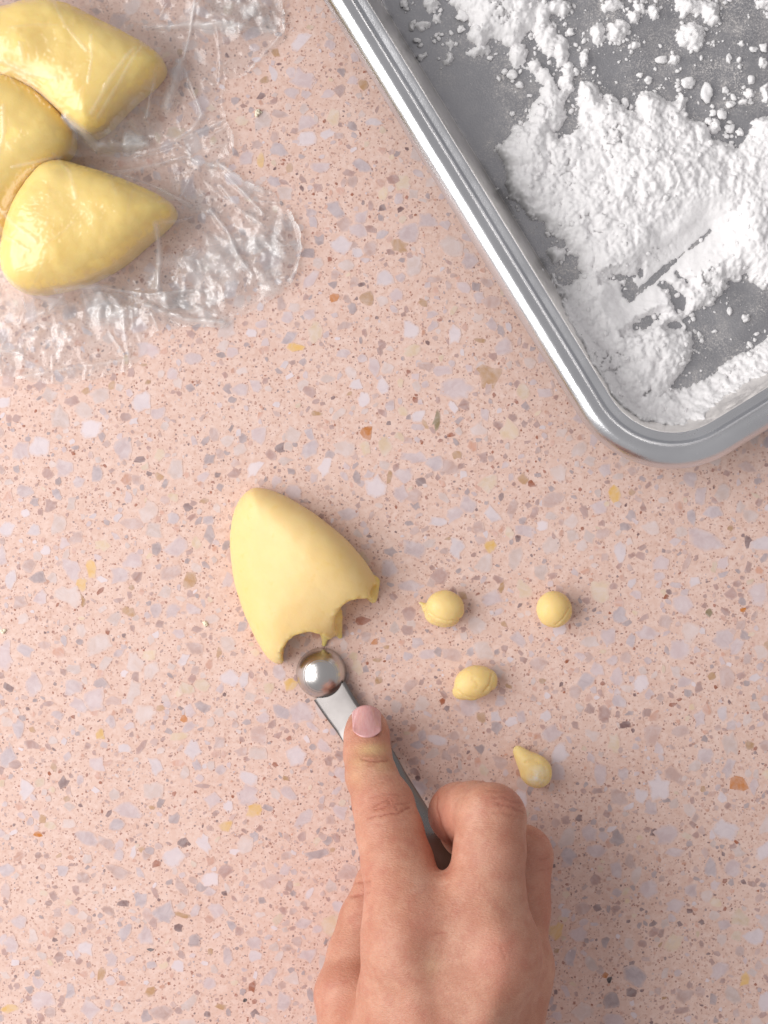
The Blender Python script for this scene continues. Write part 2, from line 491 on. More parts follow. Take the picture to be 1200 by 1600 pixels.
# (photo x, y, half-width, half-height, turn in degrees, stone)
CHIPS = [
(190,703,14,20,0,'lav'),(152,740,11,14,0,'gblue'),(62,697,20,18,20,'white'),(32,703,14,16,0,'lav'),(132,640,15,17,0,'pale'),(222,627,17,16,0,'white'),(247,645,14,10,10,'lav'),
(112,627,16,8,15,'mauve'),(24,654,9,8,20,'mauve'),(75,740,11,8,-10,'mauve'),(78,790,11,11,0,'mauve'),(207,817,18,11,-5,'pmauve'),(120,840,12,11,20,'pmauve'),(327,833,9,16,-10,'grey'),
(270,810,11,13,0,'gblue'),(277,856,20,18,30,'lav'),(207,877,15,15,0,'lav'),(143,887,10,16,10,'yellow'),(158,852,14,9,0,'cream'),(127,913,9,10,0,'yellow'),(157,923,8,5,35,'rust'),
(200,955,12,8,-30,'tan'),(293,792,8,8,-20,'dark'),(327,718,10,10,0,'grey'),(273,748,3,2,0,'black'),(60,902,15,9,10,'grey'),(302,952,14,10,-25,'lav'),(297,907,16,12,30,'tan'),(62,603,10,9,0,'mauve'),
(333,677,9,13,0,'pmauve'),(377,607,16,12,0,'lav'),
(573,677,12,10,10,'orange'),(572,700,10,12,0,'cream'),(603,697,11,16,0,'cream'),(715,607,28,15,5,'lav'),(765,587,19,19,0,'tan'),(682,657,6,15,-8,'olive'),(493,646,11,5,0,'tan'),
(585,573,11,16,0,'lav'),(643,517,18,16,0,'white'),(643,547,14,9,20,'cream'),(483,612,10,9,-20,'mauve'),(453,528,15,9,25,'gblue'),(463,543,13,8,0,'yellow'),(557,600,12,8,0,'white'),(510,592,14,9,0,'pale'),
(598,645,10,5,-35,'mauve'),(640,652,6,5,0,'grey'),(648,625,5,5,0,'rust'),(780,665,10,8,-15,'mauve'),(705,680,6,4,0,'rust'),(758,647,8,12,0,'lav'),(782,517,6,10,20,'grey'),(650,715,25,11,0,'lav'),
(702,730,15,14,0,'pmauve'),(423,712,12,7,-40,'mauve'),(405,680,14,14,0,'lav'),(557,745,6,12,10,'grey'),(490,747,7,11,0,'lav'),(627,772,12,14,0,'lav'),(537,552,12,8,0,'lav'),(750,532,10,4,-10,'tan'),(537,700,20,14,0,'pale'),
(435,235,15,11,-15,'gblue'),(387,246,13,14,0,'lav'),(406,250,6,12,0,'yellow'),(521,182,10,14,0,'cream'),(512,210,12,8,15,'white'),(480,216,18,12,-5,'white'),(477,191,18,13,20,'lav'),(455,144,17,10,-10,'lav'),
(512,146,12,9,20,'lav'),(407,151,8,5,35,'dark'),(551,197,9,8,-30,'grey'),(532,382,16,16,0,'white'),(561,360,16,13,0,'lav'),(565,339,11,12,0,'lav'),(536,350,13,11,15,'pmauve'),(580,388,12,14,0,'pmauve'),
(624,385,14,10,-10,'tan'),(481,396,14,10,-10,'grey'),(500,375,9,9,0,'grey'),(515,405,5,5,0,'rust'),(541,416,11,10,0,'pale'),(522,465,8,8,0,'orange'),(521,445,8,8,0,'grey'),(574,465,12,13,20,'tan'),(630,285,13,13,0,'cream'),
(622,310,8,9,0,'lav'),(500,262,18,11,0,'lav'),(545,270,11,6,-10,'mauve'),(497,292,9,7,-20,'mauve'),(554,440,10,11,0,'pmauve'),(485,490,10,11,0,'lav'),(619,462,12,11,0,'lav'),
(7,1020,13,26,0,'lav'),(153,1008,24,16,20,'pale'),(92,1020,9,10,0,'peach'),(68,1008,11,8,0,'pmauve'),(158,1068,11,10,-20,'grey'),(113,1072,16,14,0,'lav'),(177,1095,13,9,0,'pmauve'),(315,1105,13,9,-25,'grey'),
(287,1122,6,6,0,'orange'),(250,1107,9,5,20,'tan'),(157,1148,8,9,0,'yellow'),(220,1168,15,6,65,'mauve'),(343,1160,11,12,0,'pmauve'),(13,1182,15,16,0,'gblue'),(50,1163,14,8,-15,'mauve'),(152,1195,14,13,0,'lav'),
(42,1233,14,16,0,'white'),(200,1267,24,14,-8,'lav'),(240,1237,18,16,0,'pale'),(332,1250,16,14,0,'lav'),(277,1150,17,8,5,'cream'),(272,1280,9,10,30,'grey'),(278,1192,12,8,0,'peach'),(317,1228,12,5,0,'mauve'),
(397,1265,12,15,0,'yellow'),(353,1290,14,9,20,'yellow'),(303,1012,15,10,-15,'pmauve'),(357,1005,13,13,0,'pale'),(233,1025,12,10,0,'cream'),(377,1175,10,8,20,'pmauve'),(382,1062,9,11,0,'white'),(193,1168,13,10,0,'white'),
(493,1335,19,8,14,'grey'),(421,1379,19,11,15,'pmauve'),(285,1317,9,8,0,'dark'),(244,1349,8,6,25,'rust'),(221,1328,5,6,0,'tan'),(98,1362,11,12,-20,'gblue'),(352,1362,11,11,-30,'mauve'),(315,1387,11,8,0,'grey'),
(350,1396,6,5,0,'dark'),(219,1406,11,14,0,'gblue'),(192,1412,9,5,0,'dark'),(410,1407,8,6,-20,'grey'),(287,1431,13,5,-12,'tan'),(235,1484,7,3,0,'black'),(302,1471,10,11,0,'grey'),(396,1473,13,13,0,'lav'),
(235,1508,9,9,0,'gblue'),(175,1500,11,16,10,'lav'),(133,1481,15,14,0,'white'),(158,1521,8,10,0,'tan'),(110,1550,9,16,0,'gblue'),(142,1579,16,18,0,'lav'),(329,1537,13,11,0,'lav'),(394,1541,6,9,0,'rust'),
(346,1573,10,5,0,'tan'),(383,1563,4,3,0,'black'),(229,1587,10,10,0,'grey'),(17,1575,16,8,0,'yellow'),(485,1556,7,12,0,'grey'),(46,1546,8,8,0,'grey'),(58,1304,8,5,-20,'orange'),(10,1392,9,16,0,'pmauve'),(481,1492,16,12,0,'lav'),
(1152,1225,16,11,-25,'orange'),(946,1524,6,6,0,'orange'),(952,1531,6,4,60,'black'),(1098,1233,5,5,0,'tan'),(965,1309,12,12,0,'grey'),(966,1246,15,17,30,'pmauve'),(1002,1244,14,16,0,'white'),(937,1211,12,20,15,'lav'),
(888,1336,15,16,0,'gblue'),(930,1331,17,12,0,'lav'),(963,1361,11,16,0,'lav'),(1053,1331,16,10,0,'lav'),(1111,1357,10,16,-10,'gblue'),(1144,1357,16,19,0,'lav'),(1011,1387,15,16,20,'lav'),(1080,1391,11,13,0,'lav'),
(1054,1414,16,12,0,'lav'),(912,1420,14,11,-20,'pmauve'),(963,1420,7,7,0,'mauve'),(904,1459,15,14,0,'lav'),(870,1456,12,13,0,'yellow'),(1179,1465,17,17,0,'white'),(1053,1471,16,16,0,'cream'),(1005,1474,8,7,20,'mauve'),
(1069,1556,16,14,0,'pmauve'),(987,1552,9,8,0,'dark'),(1065,1579,13,5,12,'mauve'),(957,1562,13,15,0,'grey'),(1165,1531,9,12,-20,'yellow'),(891,1496,12,13,0,'gblue'),(1194,1564,12,17,0,'white'),(978,1513,6,6,30,'dark'),
(1021,1301,6,7,-30,'dark'),(1020,1444,7,5,20,'dark'),(1062,1444,5,5,30,'dark'),(1174,1381,8,6,-20,'mauve'),
(1101,845,33,17,-20,'lav'),(1068,944,18,15,15,'lav'),(1108,957,7,8,0,'olive'),(1011,991,19,13,0,'lav'),(1130,999,19,18,0,'lav'),(1061,1015,17,18,0,'lav'),(951,993,13,14,0,'lav'),(936,922,17,19,0,'cream'),
(1184,924,15,20,0,'lav'),(1035,881,17,12,0,'lav'),(1073,880,7,16,-20,'pmauve'),(1094,775,11,19,0,'lav'),(960,771,11,18,0,'yellow'),(1061,790,7,10,0,'peach'),(806,872,13,25,-10,'pale'),(976,823,11,8,15,'grey'),
(830,755,8,6,-40,'rust'),(817,748,8,8,0,'tan'),(800,795,8,18,-12,'pmauve'),(835,801,6,11,-20,'mauve'),(912,799,6,13,15,'mauve'),(936,792,13,13,0,'lav'),(765,854,10,11,0,'yellow'),(842,1037,16,14,0,'pmauve'),
(1002,1067,14,14,0,'white'),(963,1057,12,14,0,'lav'),(932,1046,12,13,0,'lav'),(1022,1145,14,23,-5,'pmauve'),(945,1116,10,14,10,'mauve'),(976,1133,10,6,0,'dark'),(775,1138,10,10,20,'grey'),(800,1127,11,8,15,'white'),
(1161,953,5,4,0,'orange'),(1050,1101,7,4,10,'rust'),(1005,966,11,5,30,'mauve'),(980,973,9,5,15,'grey'),(916,938,7,6,-30,'mauve'),(1158,1055,8,6,10,'mauve'),(778,905,8,7,-30,'mauve'),(819,830,16,11,-20,'lav'),
(819,922,11,17,15,'cream'),(1172,806,12,14,0,'pale'),(1101,1180,14,12,-20,'lav'),(960,1160,11,16,0,'cream'),
(568,970,12,7,5,'rust'),(586,1003,5,6,-30,'orange'),(589,1031,8,4,5,'tan'),(453,1068,14,12,30,'yellow'),(470,1115,20,18,0,'lav'),(610,862,10,8,0,'grey'),(542,802,18,12,0,'lav'),
(687,900,15,13,10,'mauve'),(704,1022,18,11,-10,'pmauve'),(797,1030,7,6,0,'white'),(692,1095,5,7,0,'rust'),(751,1121,8,11,20,'tan'),(745,977,20,14,-20,'pale'),(640,957,11,14,20,'mauve'),(710,1170,11,9,0,'pmauve'),
(782,1192,14,11,-20,'pmauve'),(755,1202,8,12,20,'cream'),(872,1205,14,17,0,'lav'),(710,1150,12,10,0,'pmauve'),(642,1069,17,8,35,'pmauve'),(1150,1010,14,12,0,'lav'),(30,1440,15,14,0,'lav'),(430,820,14,16,0,'pale')]

def chips():
    rng = np.random.default_rng(5)
    taken = []                                   # x, y, r in mm
    def add_part(px, py, rx, ry, deg, kind):
        c = P(px, py)
        v, q, t, rim = chip_geo(0, 0, rx * .2, ry * .2, math.radians(deg), rng, int(rng.integers(8, 12)) if max(rx, ry) > 9 else 7, rng.uniform(.035, .075))
        tint = np.array(TINTS[kind]) * rng.uniform(.93, 1.06)
        me = make_mesh('stone_chip', v, [q, t], {'tint': np.tile(tint, (len(v), 1)), 'rim': rim, 'soft': np.full(len(v), SOFT[kind])}, smooth=False)
        o = obj('stone_chip', me, M_STONE, COUNTER)
        o.location = (c[0] * MM, c[1] * MM, 0)
    for ch in CHIPS:
        add_part(*ch)
        c = P(ch[0], ch[1]); taken.append((c[0], c[1], max(ch[2], ch[3]) * .2))
    # more stones between them, biggest first, none overlapping
    R = 260.0
    cell = 8.0; grid = {}
    def put(x, y, r):
        grid.setdefault((int(x // cell), int(y // cell)), []).append((x, y, r))
    for t in taken: put(*t)
    def free(x, y, r, gap):
        gx, gy = int(x // cell), int(y // cell)
        for i in (-1, 0, 1):
            for j in (-1, 0, 1):
                for a, b, s in grid.get((gx + i, gy + j), ()):
                    if (a - x) ** 2 + (b - y) ** 2 < ((s + r) * gap) ** 2: return False
        return True
    kinds_big = ['lav'] * 8 + ['pale'] * 9 + ['white'] * 4 + ['pmauve'] * 3 + ['gblue'] * 2 + ['cream', 'cream']
    kinds_mid = ['lav'] * 6 + ['pale'] * 6 + ['white'] * 2 + ['pmauve'] * 7 + ['mauve'] * 7 + ['grey'] * 4 + ['dark'] + ['cream', 'cream', 'peach', 'peach', 'peach', 'tan']
    kinds_small = ['mauve'] * 8 + ['pmauve'] * 8 + ['rust'] * 3 + ['dark'] * 3 + ['peach'] * 5 + ['white'] * 1 + ['lav'] * 2 + ['pale'] * 2 + ['grey'] * 2
    VV, QQ, TT, RIM, TIN, SOF = [], [], [], [], [], []
    off = 0
    n_part = len(CHIPS)
    for lo, hi, count, kinds, nv, gap, tries in ((2.0, 4.2, 3000, kinds_big, 9, .74, 16000), (1.0, 2.0, 8200, kinds_mid, 8, .70, 22000), (.5, 1.0, 11000, kinds_small, 6, .85, 20000), (.22, .5, 22000, kinds_small, 5, .7, 26000)):
        done = 0
        for _ in range(tries):
            if done >= count: break
            rr = R if hi > .6 else 190.0
            x, y = rng.uniform(-rr, rr, 2)
            r = lo + (hi - lo) * rng.random() ** 1.7
            asp = rng.uniform(.5, 1.0)
            if not free(x, y, r * .9, gap): continue
            put(x, y, r); done += 1
            kind = kinds[int(rng.integers(len(kinds)))]
            if n_part < 300 and r > 2.2 and abs(x) < 118 and abs(y) < 158 and pan_inset(np.array(x), np.array(y)) < -6 and not (-130 < x < -25 and y > 40) and not (-25 < x < 55 and y < -85) and not (-52 < x < 0 and -50 < y < 12):
                add_part(600 + x * 5, 800 - y * 5, r * 5, r * asp * 5, rng.uniform(0, 180), kind); n_part += 1
                continue
            v, q, t, rim = chip_geo(x, y, r, r * asp, rng.uniform(0, np.pi), rng, nv, .03 + .06 * rng.random())
            tint = np.array(TINTS[kind]) * rng.uniform(.88, 1.08)
            VV.append(v); QQ.append(q + off); TT.append(t + off); RIM.append(rim); TIN.append(np.tile(tint, (len(v), 1))); SOF.append(np.full(len(v), SOFT[kind])); off += len(v)
    me = make_mesh('fine_chips', np.concatenate(VV), [np.concatenate(QQ), np.concatenate(TT)],
                   {'tint': np.concatenate(TIN), 'rim': np.concatenate(RIM), 'soft': np.concatenate(SOF)}, smooth=False)
    obj('fine_chips', me, M_STONE, COUNTER, kind='stuff')
chips()

# ------------------------------------------------------------------ sheet pan
def sheet_pan():
    pan = obj('sheet_pan', None, label='silver aluminium sheet pan with rolled rim holding loose white powder', cat='baking tray')
    def loop(d):
        """rounded rectangle inset by d, as mm points"""
        r = max(PAN_R - d, 2.0); out = []
        for cu, cw, a0 in ((0, 0, 180), (PAN_L, 0, 270), (PAN_L, PAN_W, 0), (0, PAN_W, 90)):
            # u runs away from the near corner along the left edge, w across
            su = 1 if cu == 0 else -1; sw = 1 if cw == 0 else -1
            ccu = cu + su * (d + r); ccw = cw + sw * (d + r)
            for k in range(25):
                a = math.radians(a0 + 90 * k / 24)
                out.append((ccu + r * math.cos(a), ccw + r * math.sin(a)))
        o = np.array(out)
        return PAN_CORNER + np.outer(-o[:, 0], UX) + np.outer(o[:, 1], NX)
    def strip(name, prof, mat, close_base=False):
        vs = []; n = 100
        for d, z in prof:
            l = loop(d); vs.append(np.concatenate([l, np.full((len(l), 1), z)], 1))
        v = np.concatenate(vs); i = np.arange(n); j = (i + 1) % n
        q = np.concatenate([np.stack([k * n + i, k * n + j, (k + 1) * n + j, (k + 1) * n + i], 1) for k in range(len(prof) - 1)])
        return v, q
    def dense(pr):
        """resample a profile with Catmull-Rom so the metal bends smoothly"""
        p = np.array(pr); out = []
        for i in range(len(p) - 1):
            p0 = p[max(i - 1, 0)]; p1 = p[i]; p2 = p[i + 1]; p3 = p[min(i + 2, len(p) - 1)]
            for t in (0, .33, .67):
                out.append(.5 * (2 * p1 + (p2 - p0) * t + (2 * p0 - 5 * p1 + 4 * p2 - p3) * t * t + (3 * p1 - p0 - 3 * p2 + p3) * t ** 3))
        out.append(p[-1]); return out
    def wall_dust(t, pos):
        ob = t.node('ShaderNodeMapping', {'Location': tuple(-np.append(P(1040, 640, 10)[:2], 10) * MM)}); t.l.new(pos, ob.inputs['Vector'])
        ln = t.node('ShaderNodeVectorMath', operation='LENGTH'); t.l.new(ob.outputs[0], ln.inputs[0])
        near = t.ramp(t.math('MULTIPLY', ln.outputs['Value'], 14.0), [(.25, 1.0), (1.0, .12)])
        mp = t.node('ShaderNodeMapping', {'Rotation': (0, 0, -ANG + math.pi / 2), 'Scale': (1.0, .22, 2.2)}); t.l.new(pos, mp.inputs['Vector'])
        st = t.ramp(t.noise(330, 5, .7, mp.outputs[0], .8), [(.40, 0.12), (.64, 1.0)])
        sp = t.ramp(t.noise(150, 4, .6, pos), [(.40, .2), (.62, 1.0)])
        return t.math('MULTIPLY', t.math('MULTIPLY', near, .85), t.math('MULTIPLY', st, sp))
    def base_dust(t, pos):
        a = t.ramp(t.noise(1500, 3, .7, pos), [(.545, 0.0), (.64, .55)])
        b = t.ramp(t.noise(60, 5, .65, pos), [(.42, .15), (.66, 1.0)])
        c = t.ramp(t.noise(250, 4, .7, pos), [(.58, 0.0), (.75, .35)])
        mp = t.node('ShaderNodeMapping', {'Rotation': (0, 0, 1.0), 'Scale': (1.0, .03, 1.0)}); t.l.new(pos, mp.inputs['Vector'])
        s = t.ramp(t.noise(900, 2, .6, mp.outputs[0]), [(.66, 0.0), (.72, .22)])
        ob = t.node('ShaderNodeMapping', {'Location': tuple(-np.append(P(1010, 280, 0)[:2], 0) * MM)}); t.l.new(pos, ob.inputs['Vector'])
        ln = t.node('ShaderNodeVectorMath', operation='LENGTH'); t.l.new(ob.outputs[0], ln.inputs[0])
        near = t.ramp(t.math('MULTIPLY', ln.outputs['Value'], 10.0), [(.55, 1.0), (.95, .25)])
        f = t.ramp(t.noise(2600, 2, .6, pos), [(.52, 0.0), (.66, .75)])
        g = t.ramp(t.noise(110, 5, .7, pos), [(.46, 0.0), (.70, .34)])
        a = t.math('ADD', t.math('ADD', a, f), t.math('MULTIPLY', g, near))
        b = t.math('MULTIPLY', b, near)
        return t.math('ADD', t.math('MULTIPLY', t.math('ADD', a, c), b), t.math('MULTIPLY', s, b))
    rim_m = mat_metal('aluminium_rim', (.66, .67, .69), .25, speckle=.10)
    wall_m = mat_metal('aluminium_wall', (.86, .835, .815), .34, dusty=wall_dust, speckle=.15)
    base_m = mat_metal('aluminium_base', (.39, .39, .41), .45, dusty=base_dust, speckle=.35)
    k1 = 15; k2 = 21
    full = dense(PROFILE)
    v, q = strip('rim', full[:k1 * 3 + 1], rim_m)
    obj('rim', make_mesh('rim', v, q), rim_m, pan)
    v, q = strip('wall', full[k1 * 3:k2 * 3 + 1], wall_m)
    # outside skin of the wall, half a millimetre away
    v2, q2 = strip('wall', [(17.0, .35), (15.4, 3.5), (10.6, 19.8), (3.4, 16.2)][:3], wall_m)
    obj('wall', make_mesh('wall', np.concatenate([v, v2]), np.concatenate([q, q2[:, ::-1] + len(v)])), wall_m, pan)
    pr = full[k2 * 3:]
    v, q = strip('base', pr, base_m)
    n = 100; last = np.arange((len(pr) - 1) * n, len(pr) * n)
    cz = v[last].mean(0); v = np.concatenate([v, [cz]])
    tri = np.stack([last, np.roll(last, -1), np.full(n, len(v) - 1)], 1)
    low = loop(17.0); lv = np.concatenate([np.concatenate([low, np.full((n, 1), .35)], 1), [[cz[0], cz[1], .35]]])
    o = len(v); li = np.arange(n) + o
    tri2 = np.stack([np.roll(li, -1), li, np.full(n, o + n)], 1)
    obj('base', make_mesh('base', np.concatenate([v, lv]), [q, np.concatenate([tri, tri2])]), base_m, pan)
    return pan
sheet_pan()

# ------------------------------------------------------------------ white powder on the pan
HEAP = [(775,238),(788,222),(800,200),(822,190),(835,168),(842,140),(856,122),(880,150),(886,180),(868,205),(874,215),(905,200),(900,160),(908,128),(925,130),(942,150),(960,140),(975,165),(990,175),(995,145),(1012,138),(1035,148),
        (1052,160),(1062,138),(1078,150),(1072,185),(1098,186),(1112,215),(1135,215),(1150,230),(1166,215),(1172,195),(1196,180),(1250,185),(1250,430),(1205,455),(1180,440),(1165,430),(1140,440),(1112,475),(1092,480),(1072,500),(1082,525),(1086,552),(1078,575),
        (1056,592),(1050,606),(1075,606),(1110,585),(1150,556),(1195,530),(1250,500),(1250,540),(1200,578),(1155,604),(1120,626),(1085,654),(1040,672),(990,660),(950,632),(925,600),(908,560),(893,525),(876,486),(872,452),(864,430),(866,445),(885,445),(905,425),(900,402),(886,400),(868,412),(852,395),(866,384),(884,388),(880,376),(858,366),(846,350),(826,336),(812,322),(800,312),(786,290),(792,268)]
TOPHEAP = [(695,-20),(706,8),(728,20),(735,40),(728,58),(735,70),(752,72),(770,62),(784,72),(806,72),(822,56),(836,50),(842,20),(848,-20)]
BLOBS = [(873,9,22,14),(859,58,14,30),(876,79,12,30),(885,122,9,26),(845,30,14,40),(958,6,17,14),(965,47,20,20),(935,50,14,18),(911,55,7,8),(914,88,7,10),(990,26,9,10),(1022,15,16,15),(1002,9,8,8),(1078,9,28,16),(1080,55,22,24),(1110,17,16,14),
         (1118,29,10,10),(1069,23,9,9),(993,70,7,9),(1054,90,8,7),(1156,90,7,12),(1191,96,7,8),(1156,67,10,6),(1171,146,8,9),(1165,160,13,8),(1188,192,16,12),(1197,146,6,14),(704,67,8,9),(703,87,6,9),(748,79,22,10),(809,85,16,16),(835,102,8,9),
         (675,6,14,12),(663,35,8,6),(684,29,11,9),(1200,5,28,10),(1118,198,9,10),(1149,149,7,8),(850,120,10,14)]
GROOVES = [[(1110,362),(1078,388),(1046,414),(1022,436),(985,466)]]
BARE = [(1060,468,10,20,20),(984,452,10,17,0),(1012,502,20,7,25),(1003,424,5,8,0),(1056,508,9,5,0),(1040,446,12,4,-20),(972,433,14,4,0),(1064,432,9,3,-35)]
def powder():
    h = .36
    x0, y1 = P(620, -30)[:2]; x1, y0 = P(1250, 705)[:2]
    gx = np.arange(x0, x1, h); gy = np.arange(y0, y1, h)
    X, Y = np.meshgrid(gx, gy, indexing='ij')
    sd = np.maximum(poly_sd(X, Y, poly_mm(HEAP, 2)), poly_sd(X, Y, poly_mm(TOPHEAP, 2)))
    for px, py, rx, ry in BLOBS:
        c = P(px, py, 2)
        u = (X - c[0]) / (rx * .2); v = (Y - c[1]) / (ry * .2)
        sd = np.maximum(sd, (1 - np.hypot(u, v)) * min(rx, ry) * .2)
    smooth = np.zeros(X.shape)
    for px, py, r in ((1085,350,30),(1085,372,26),(1060,400,22),(1010,490,26),(985,500,24),(1040,370,24),(960,478,16),(1110,345,16),(1000,440,18)):
        c = P(px, py, 2); smooth = np.maximum(smooth, np.clip(1.4 - np.hypot(X - c[0], Y - c[1]) / (r * .2), 0, 1))
    edge = fbm(X / 6, Y / 6, 3) * 1.1 + fbm(X / 2.0, Y / 2.0, 9) * .85 + fbm(X / .8, Y / .8, 21, 2) * .35
    s = sd + edge * np.clip(1 - sd / 9, .15, 1) - .1
    d = pan_inset(X, Y)
    lim = 13.6 + fbm(X / 5, Y / 5, 66) * 1.2
    s = np.where(d < lim, s - (lim - d) * .9, s)
    f1, f2, _ = worley(X / 4.6 + fbm(X / 3, Y / 3, 71) * .3, Y / 4.6 + fbm(X / 3, Y / 3, 72) * .3, 4)
    g1, g2, gid = worley(X / 2.1 + fbm(X / 2, Y / 2, 73) * .25, Y / 2.1 + fbm(X / 2, Y / 2, 74) * .25, 5)
    k1, k2, _ = worley(X / .95, Y / .95, 6)
    dome = lambda f: np.sqrt(np.clip(1 - (f / .85) ** 2, 0, 1))
    bil = dome(f1) * 1.5 + dome(g1) * (.45 + .6 * gid) + dome(k1) * .25 + fbm(X / 1.1, Y / 1.1, 33, 3) * .38 + fbm(X / .5, Y / .5, 34, 1) * .10
    bil *= 1 - .78 * smooth
    body = 4.2 * (1 - np.exp(-np.maximum(s, 0) / 4.5)) * (.62 + .42 * (fbm(X / 13, Y / 13, 41) + .4))
    ridge = np.sqrt(np.clip(s / 1.3, 0, 1))
    H = body + ridge * (.35 + bil * np.clip(.35 + s / 5, .35, 1))
    # one big round lump and a few half-buried ones
    for px, py, rx, hh in ((1017,215,20,3.4),(958,560,22,2.6),(1113,232,14,2.2),(790,10,16,3.0),(815,8,11,3.6),(775,22,9,2.4),(1008,158,10,2.2),(958,158,12,1.6),(880,300,14,1.5),(925,230,12,1.6),(807,278,14,2.2),(835,300,12,1.6)):
        c = P(px, py, 4); q = np.hypot(X - c[0], (Y - c[1]) * 1.15) / (rx * .2)
        ang = fbm(X / 3, Y / 3, int(px)) * .16
        H = np.maximum(H, body * .85 + hh * np.sqrt(np.clip(1 - (q + ang) ** 2, 0, 1)) * np.where(q < 1, 1, 0) + .2 * dome(k1) * (q < 1))
    lr = np.random.default_rng(77)
    for _ in range(46):                                            # half-buried lumps of every size
        cx, cy = lr.uniform(x0, x1), lr.uniform(y0, y1); rr = .9 + 2.6 * lr.random() ** 2
        i_, j_ = int((cx - x0) / h), int((cy - y0) / h)
        if s[min(i_, X.shape[0] - 1), min(j_, X.shape[1] - 1)] < 1.2 or smooth[min(i_, X.shape[0] - 1), min(j_, X.shape[1] - 1)] > .05: continue
        a_ = lr.uniform(0, 3.14); ca, sa = math.cos(a_), math.sin(a_); dx, dy = X - cx, Y - cy
        q = np.hypot((dx * ca + dy * sa) / (rr * lr.uniform(1, 1.5)), (-dx * sa + dy * ca) / rr) + fbm(X / 2.2, Y / 2.2, int(cx * 7) + 300, 3) * .30
        H = np.where(q < 1, np.maximum(H, body * .9 + .5 + rr * .62 * np.sqrt(np.clip(1 - q ** 2, 0, 1)) + fbm(X / .8, Y / .8, 61, 2) * .12), H)
    for gl in GROOVES:
        pts = [tuple(P(a, b, 2)[:2]) for a, b in gl]
        gd = line_d(X, Y, pts) + fbm(X / 1.5, Y / 1.5, 55, 3) * .40 + fbm(X / 4, Y / 4, 57, 2) * .45
        big = gl is GROOVES[0]
        w, sl = (.62, .40) if big else (.48, 1.6)
        cap = np.where(gd < w, -.4, (gd - w) * sl + .02)
        cap = np.where(gd < w, -.4, (gd - w) * .24 + .035 * np.maximum(gd - w, 0) ** 2 + .02) if big else cap
        H = np.where(gd < (14 if big else 1.6), np.minimum(H, cap if not big else smin(H, cap, 1.0)), H)
        s = np.where(gd < w, -1.0, s)
    for px, py, rx, ry, a_ in BARE:
        c = P(px, py, 2); ca, sa = math.cos(math.radians(a_)), math.sin(math.radians(a_))
        dx, dy = X - c[0], Y - c[1]
        gd = (np.hypot((dx * ca + dy * sa) / (rx * .2), (-dx * sa + dy * ca) / (ry * .2)) - 1) * min(rx, ry) * .2 + fbm(X / 1.6, Y / 1.6, 58, 3) * .7
        H = np.where((gd > 0) & (gd < 2), np.minimum(H, .1 + gd * 1.7), H)
        s = np.where(gd < 0, -1.0, s)
    # cracks between clumps
    crack = (f2 - f1 < .05) & (fbm(X / 9, Y / 9, 91) > .62)
    H = np.where(crack, H * .72, H)
    keep = (s > 0)
    z = pan_z(d) + np.where(keep, np.maximum(H, .06), -.35)
    nx, ny = X.shape
    idx = np.arange(nx * ny).reshape(nx, ny)
    kf = keep[:-1, :-1] | keep[1:, :-1] | keep[1:, 1:] | keep[:-1, 1:]
    q = np.stack([idx[:-1, :-1], idx[1:, :-1], idx[1:, 1:], idx[:-1, 1:]], -1)[kf]
    used = np.unique(q); remap = np.full(nx * ny, -1); remap[used] = np.arange(len(used))
    jx = (RNG.random(X.shape) - .5) * h * .5; jy = (RNG.random(X.shape) - .5) * h * .5
    V = np.stack([X + jx, Y + jy, z], -1).reshape(-1, 3)[used]
    obj('powder_heap', make_mesh('powder_heap', V, remap[q]), M_POW, kind='stuff', label='heaped clumpy white powder spread over the sheet pan')

    # loose crumbs: little rough lumps
    bm = bmesh.new(); bmesh.ops.create_icosphere(bm, subdivisions=2, radius=1.0)
    iv = np.array([v.co[:] for v in bm.verts]); it = np.array([[v.index for v in f.verts] for f in bm.faces]); bm.free()
    bm = bmesh.new(); bmesh.ops.create_icosphere(bm, subdivisions=3, radius=1.0)
    jv = np.array([v.co[:] for v in bm.verts]); jt = np.array([[v.index for v in f.verts] for f in bm.faces]); bm.free()
    rng = np.random.default_rng(21)
    def lump(base, r, stretch, ang):
        o = rng.uniform(-50, 50, 3)
        n = noise3(base[:, 0] * 1.6 + o[0], base[:, 1] * 1.6 + o[1], base[:, 2] * 1.6 + o[2], 3) * .42 + noise3(base[:, 0] * 4 + o[0], base[:, 1] * 4 + o[1], base[:, 2] * 4 + o[2], 5) * .14
        v = base * (1 + n)[:, None] * r
        v[:, 0] *= stretch; v[:, 2] *= .75
        ca, sa = math.cos(ang), math.sin(ang)
        return np.stack([v[:, 0] * ca - v[:, 1] * sa, v[:, 0] * sa + v[:, 1] * ca, v[:, 2]], 1)
    # the largest single clumps, each a thing
    SINGLE = [(1104,146,8,15,'upright oval powder clump standing alone above the right part of the heap'),
              (1075,130,12,9,'rounded powder clump touching the topmost spike of the main heap'),
              (1032,93,9,6,'flat bean shaped powder clump alone in the bare gap between the powder heaps'),
              (1013,125,6,6,'small rounded powder clump just under the flat bean shaped clump'),
              (800,117,8,7,'angular powder clump lying below the upper heap on the bare grey strip'),
              (891,50,6,6,'egg shaped powder clump right beside the stream joining the two heaps'),
              (1177,77,6,5,'smooth round powder clump close to the upper right corner of the picture'),
              (722,25,9,8,'plump powder clump just left of the upper heap')]
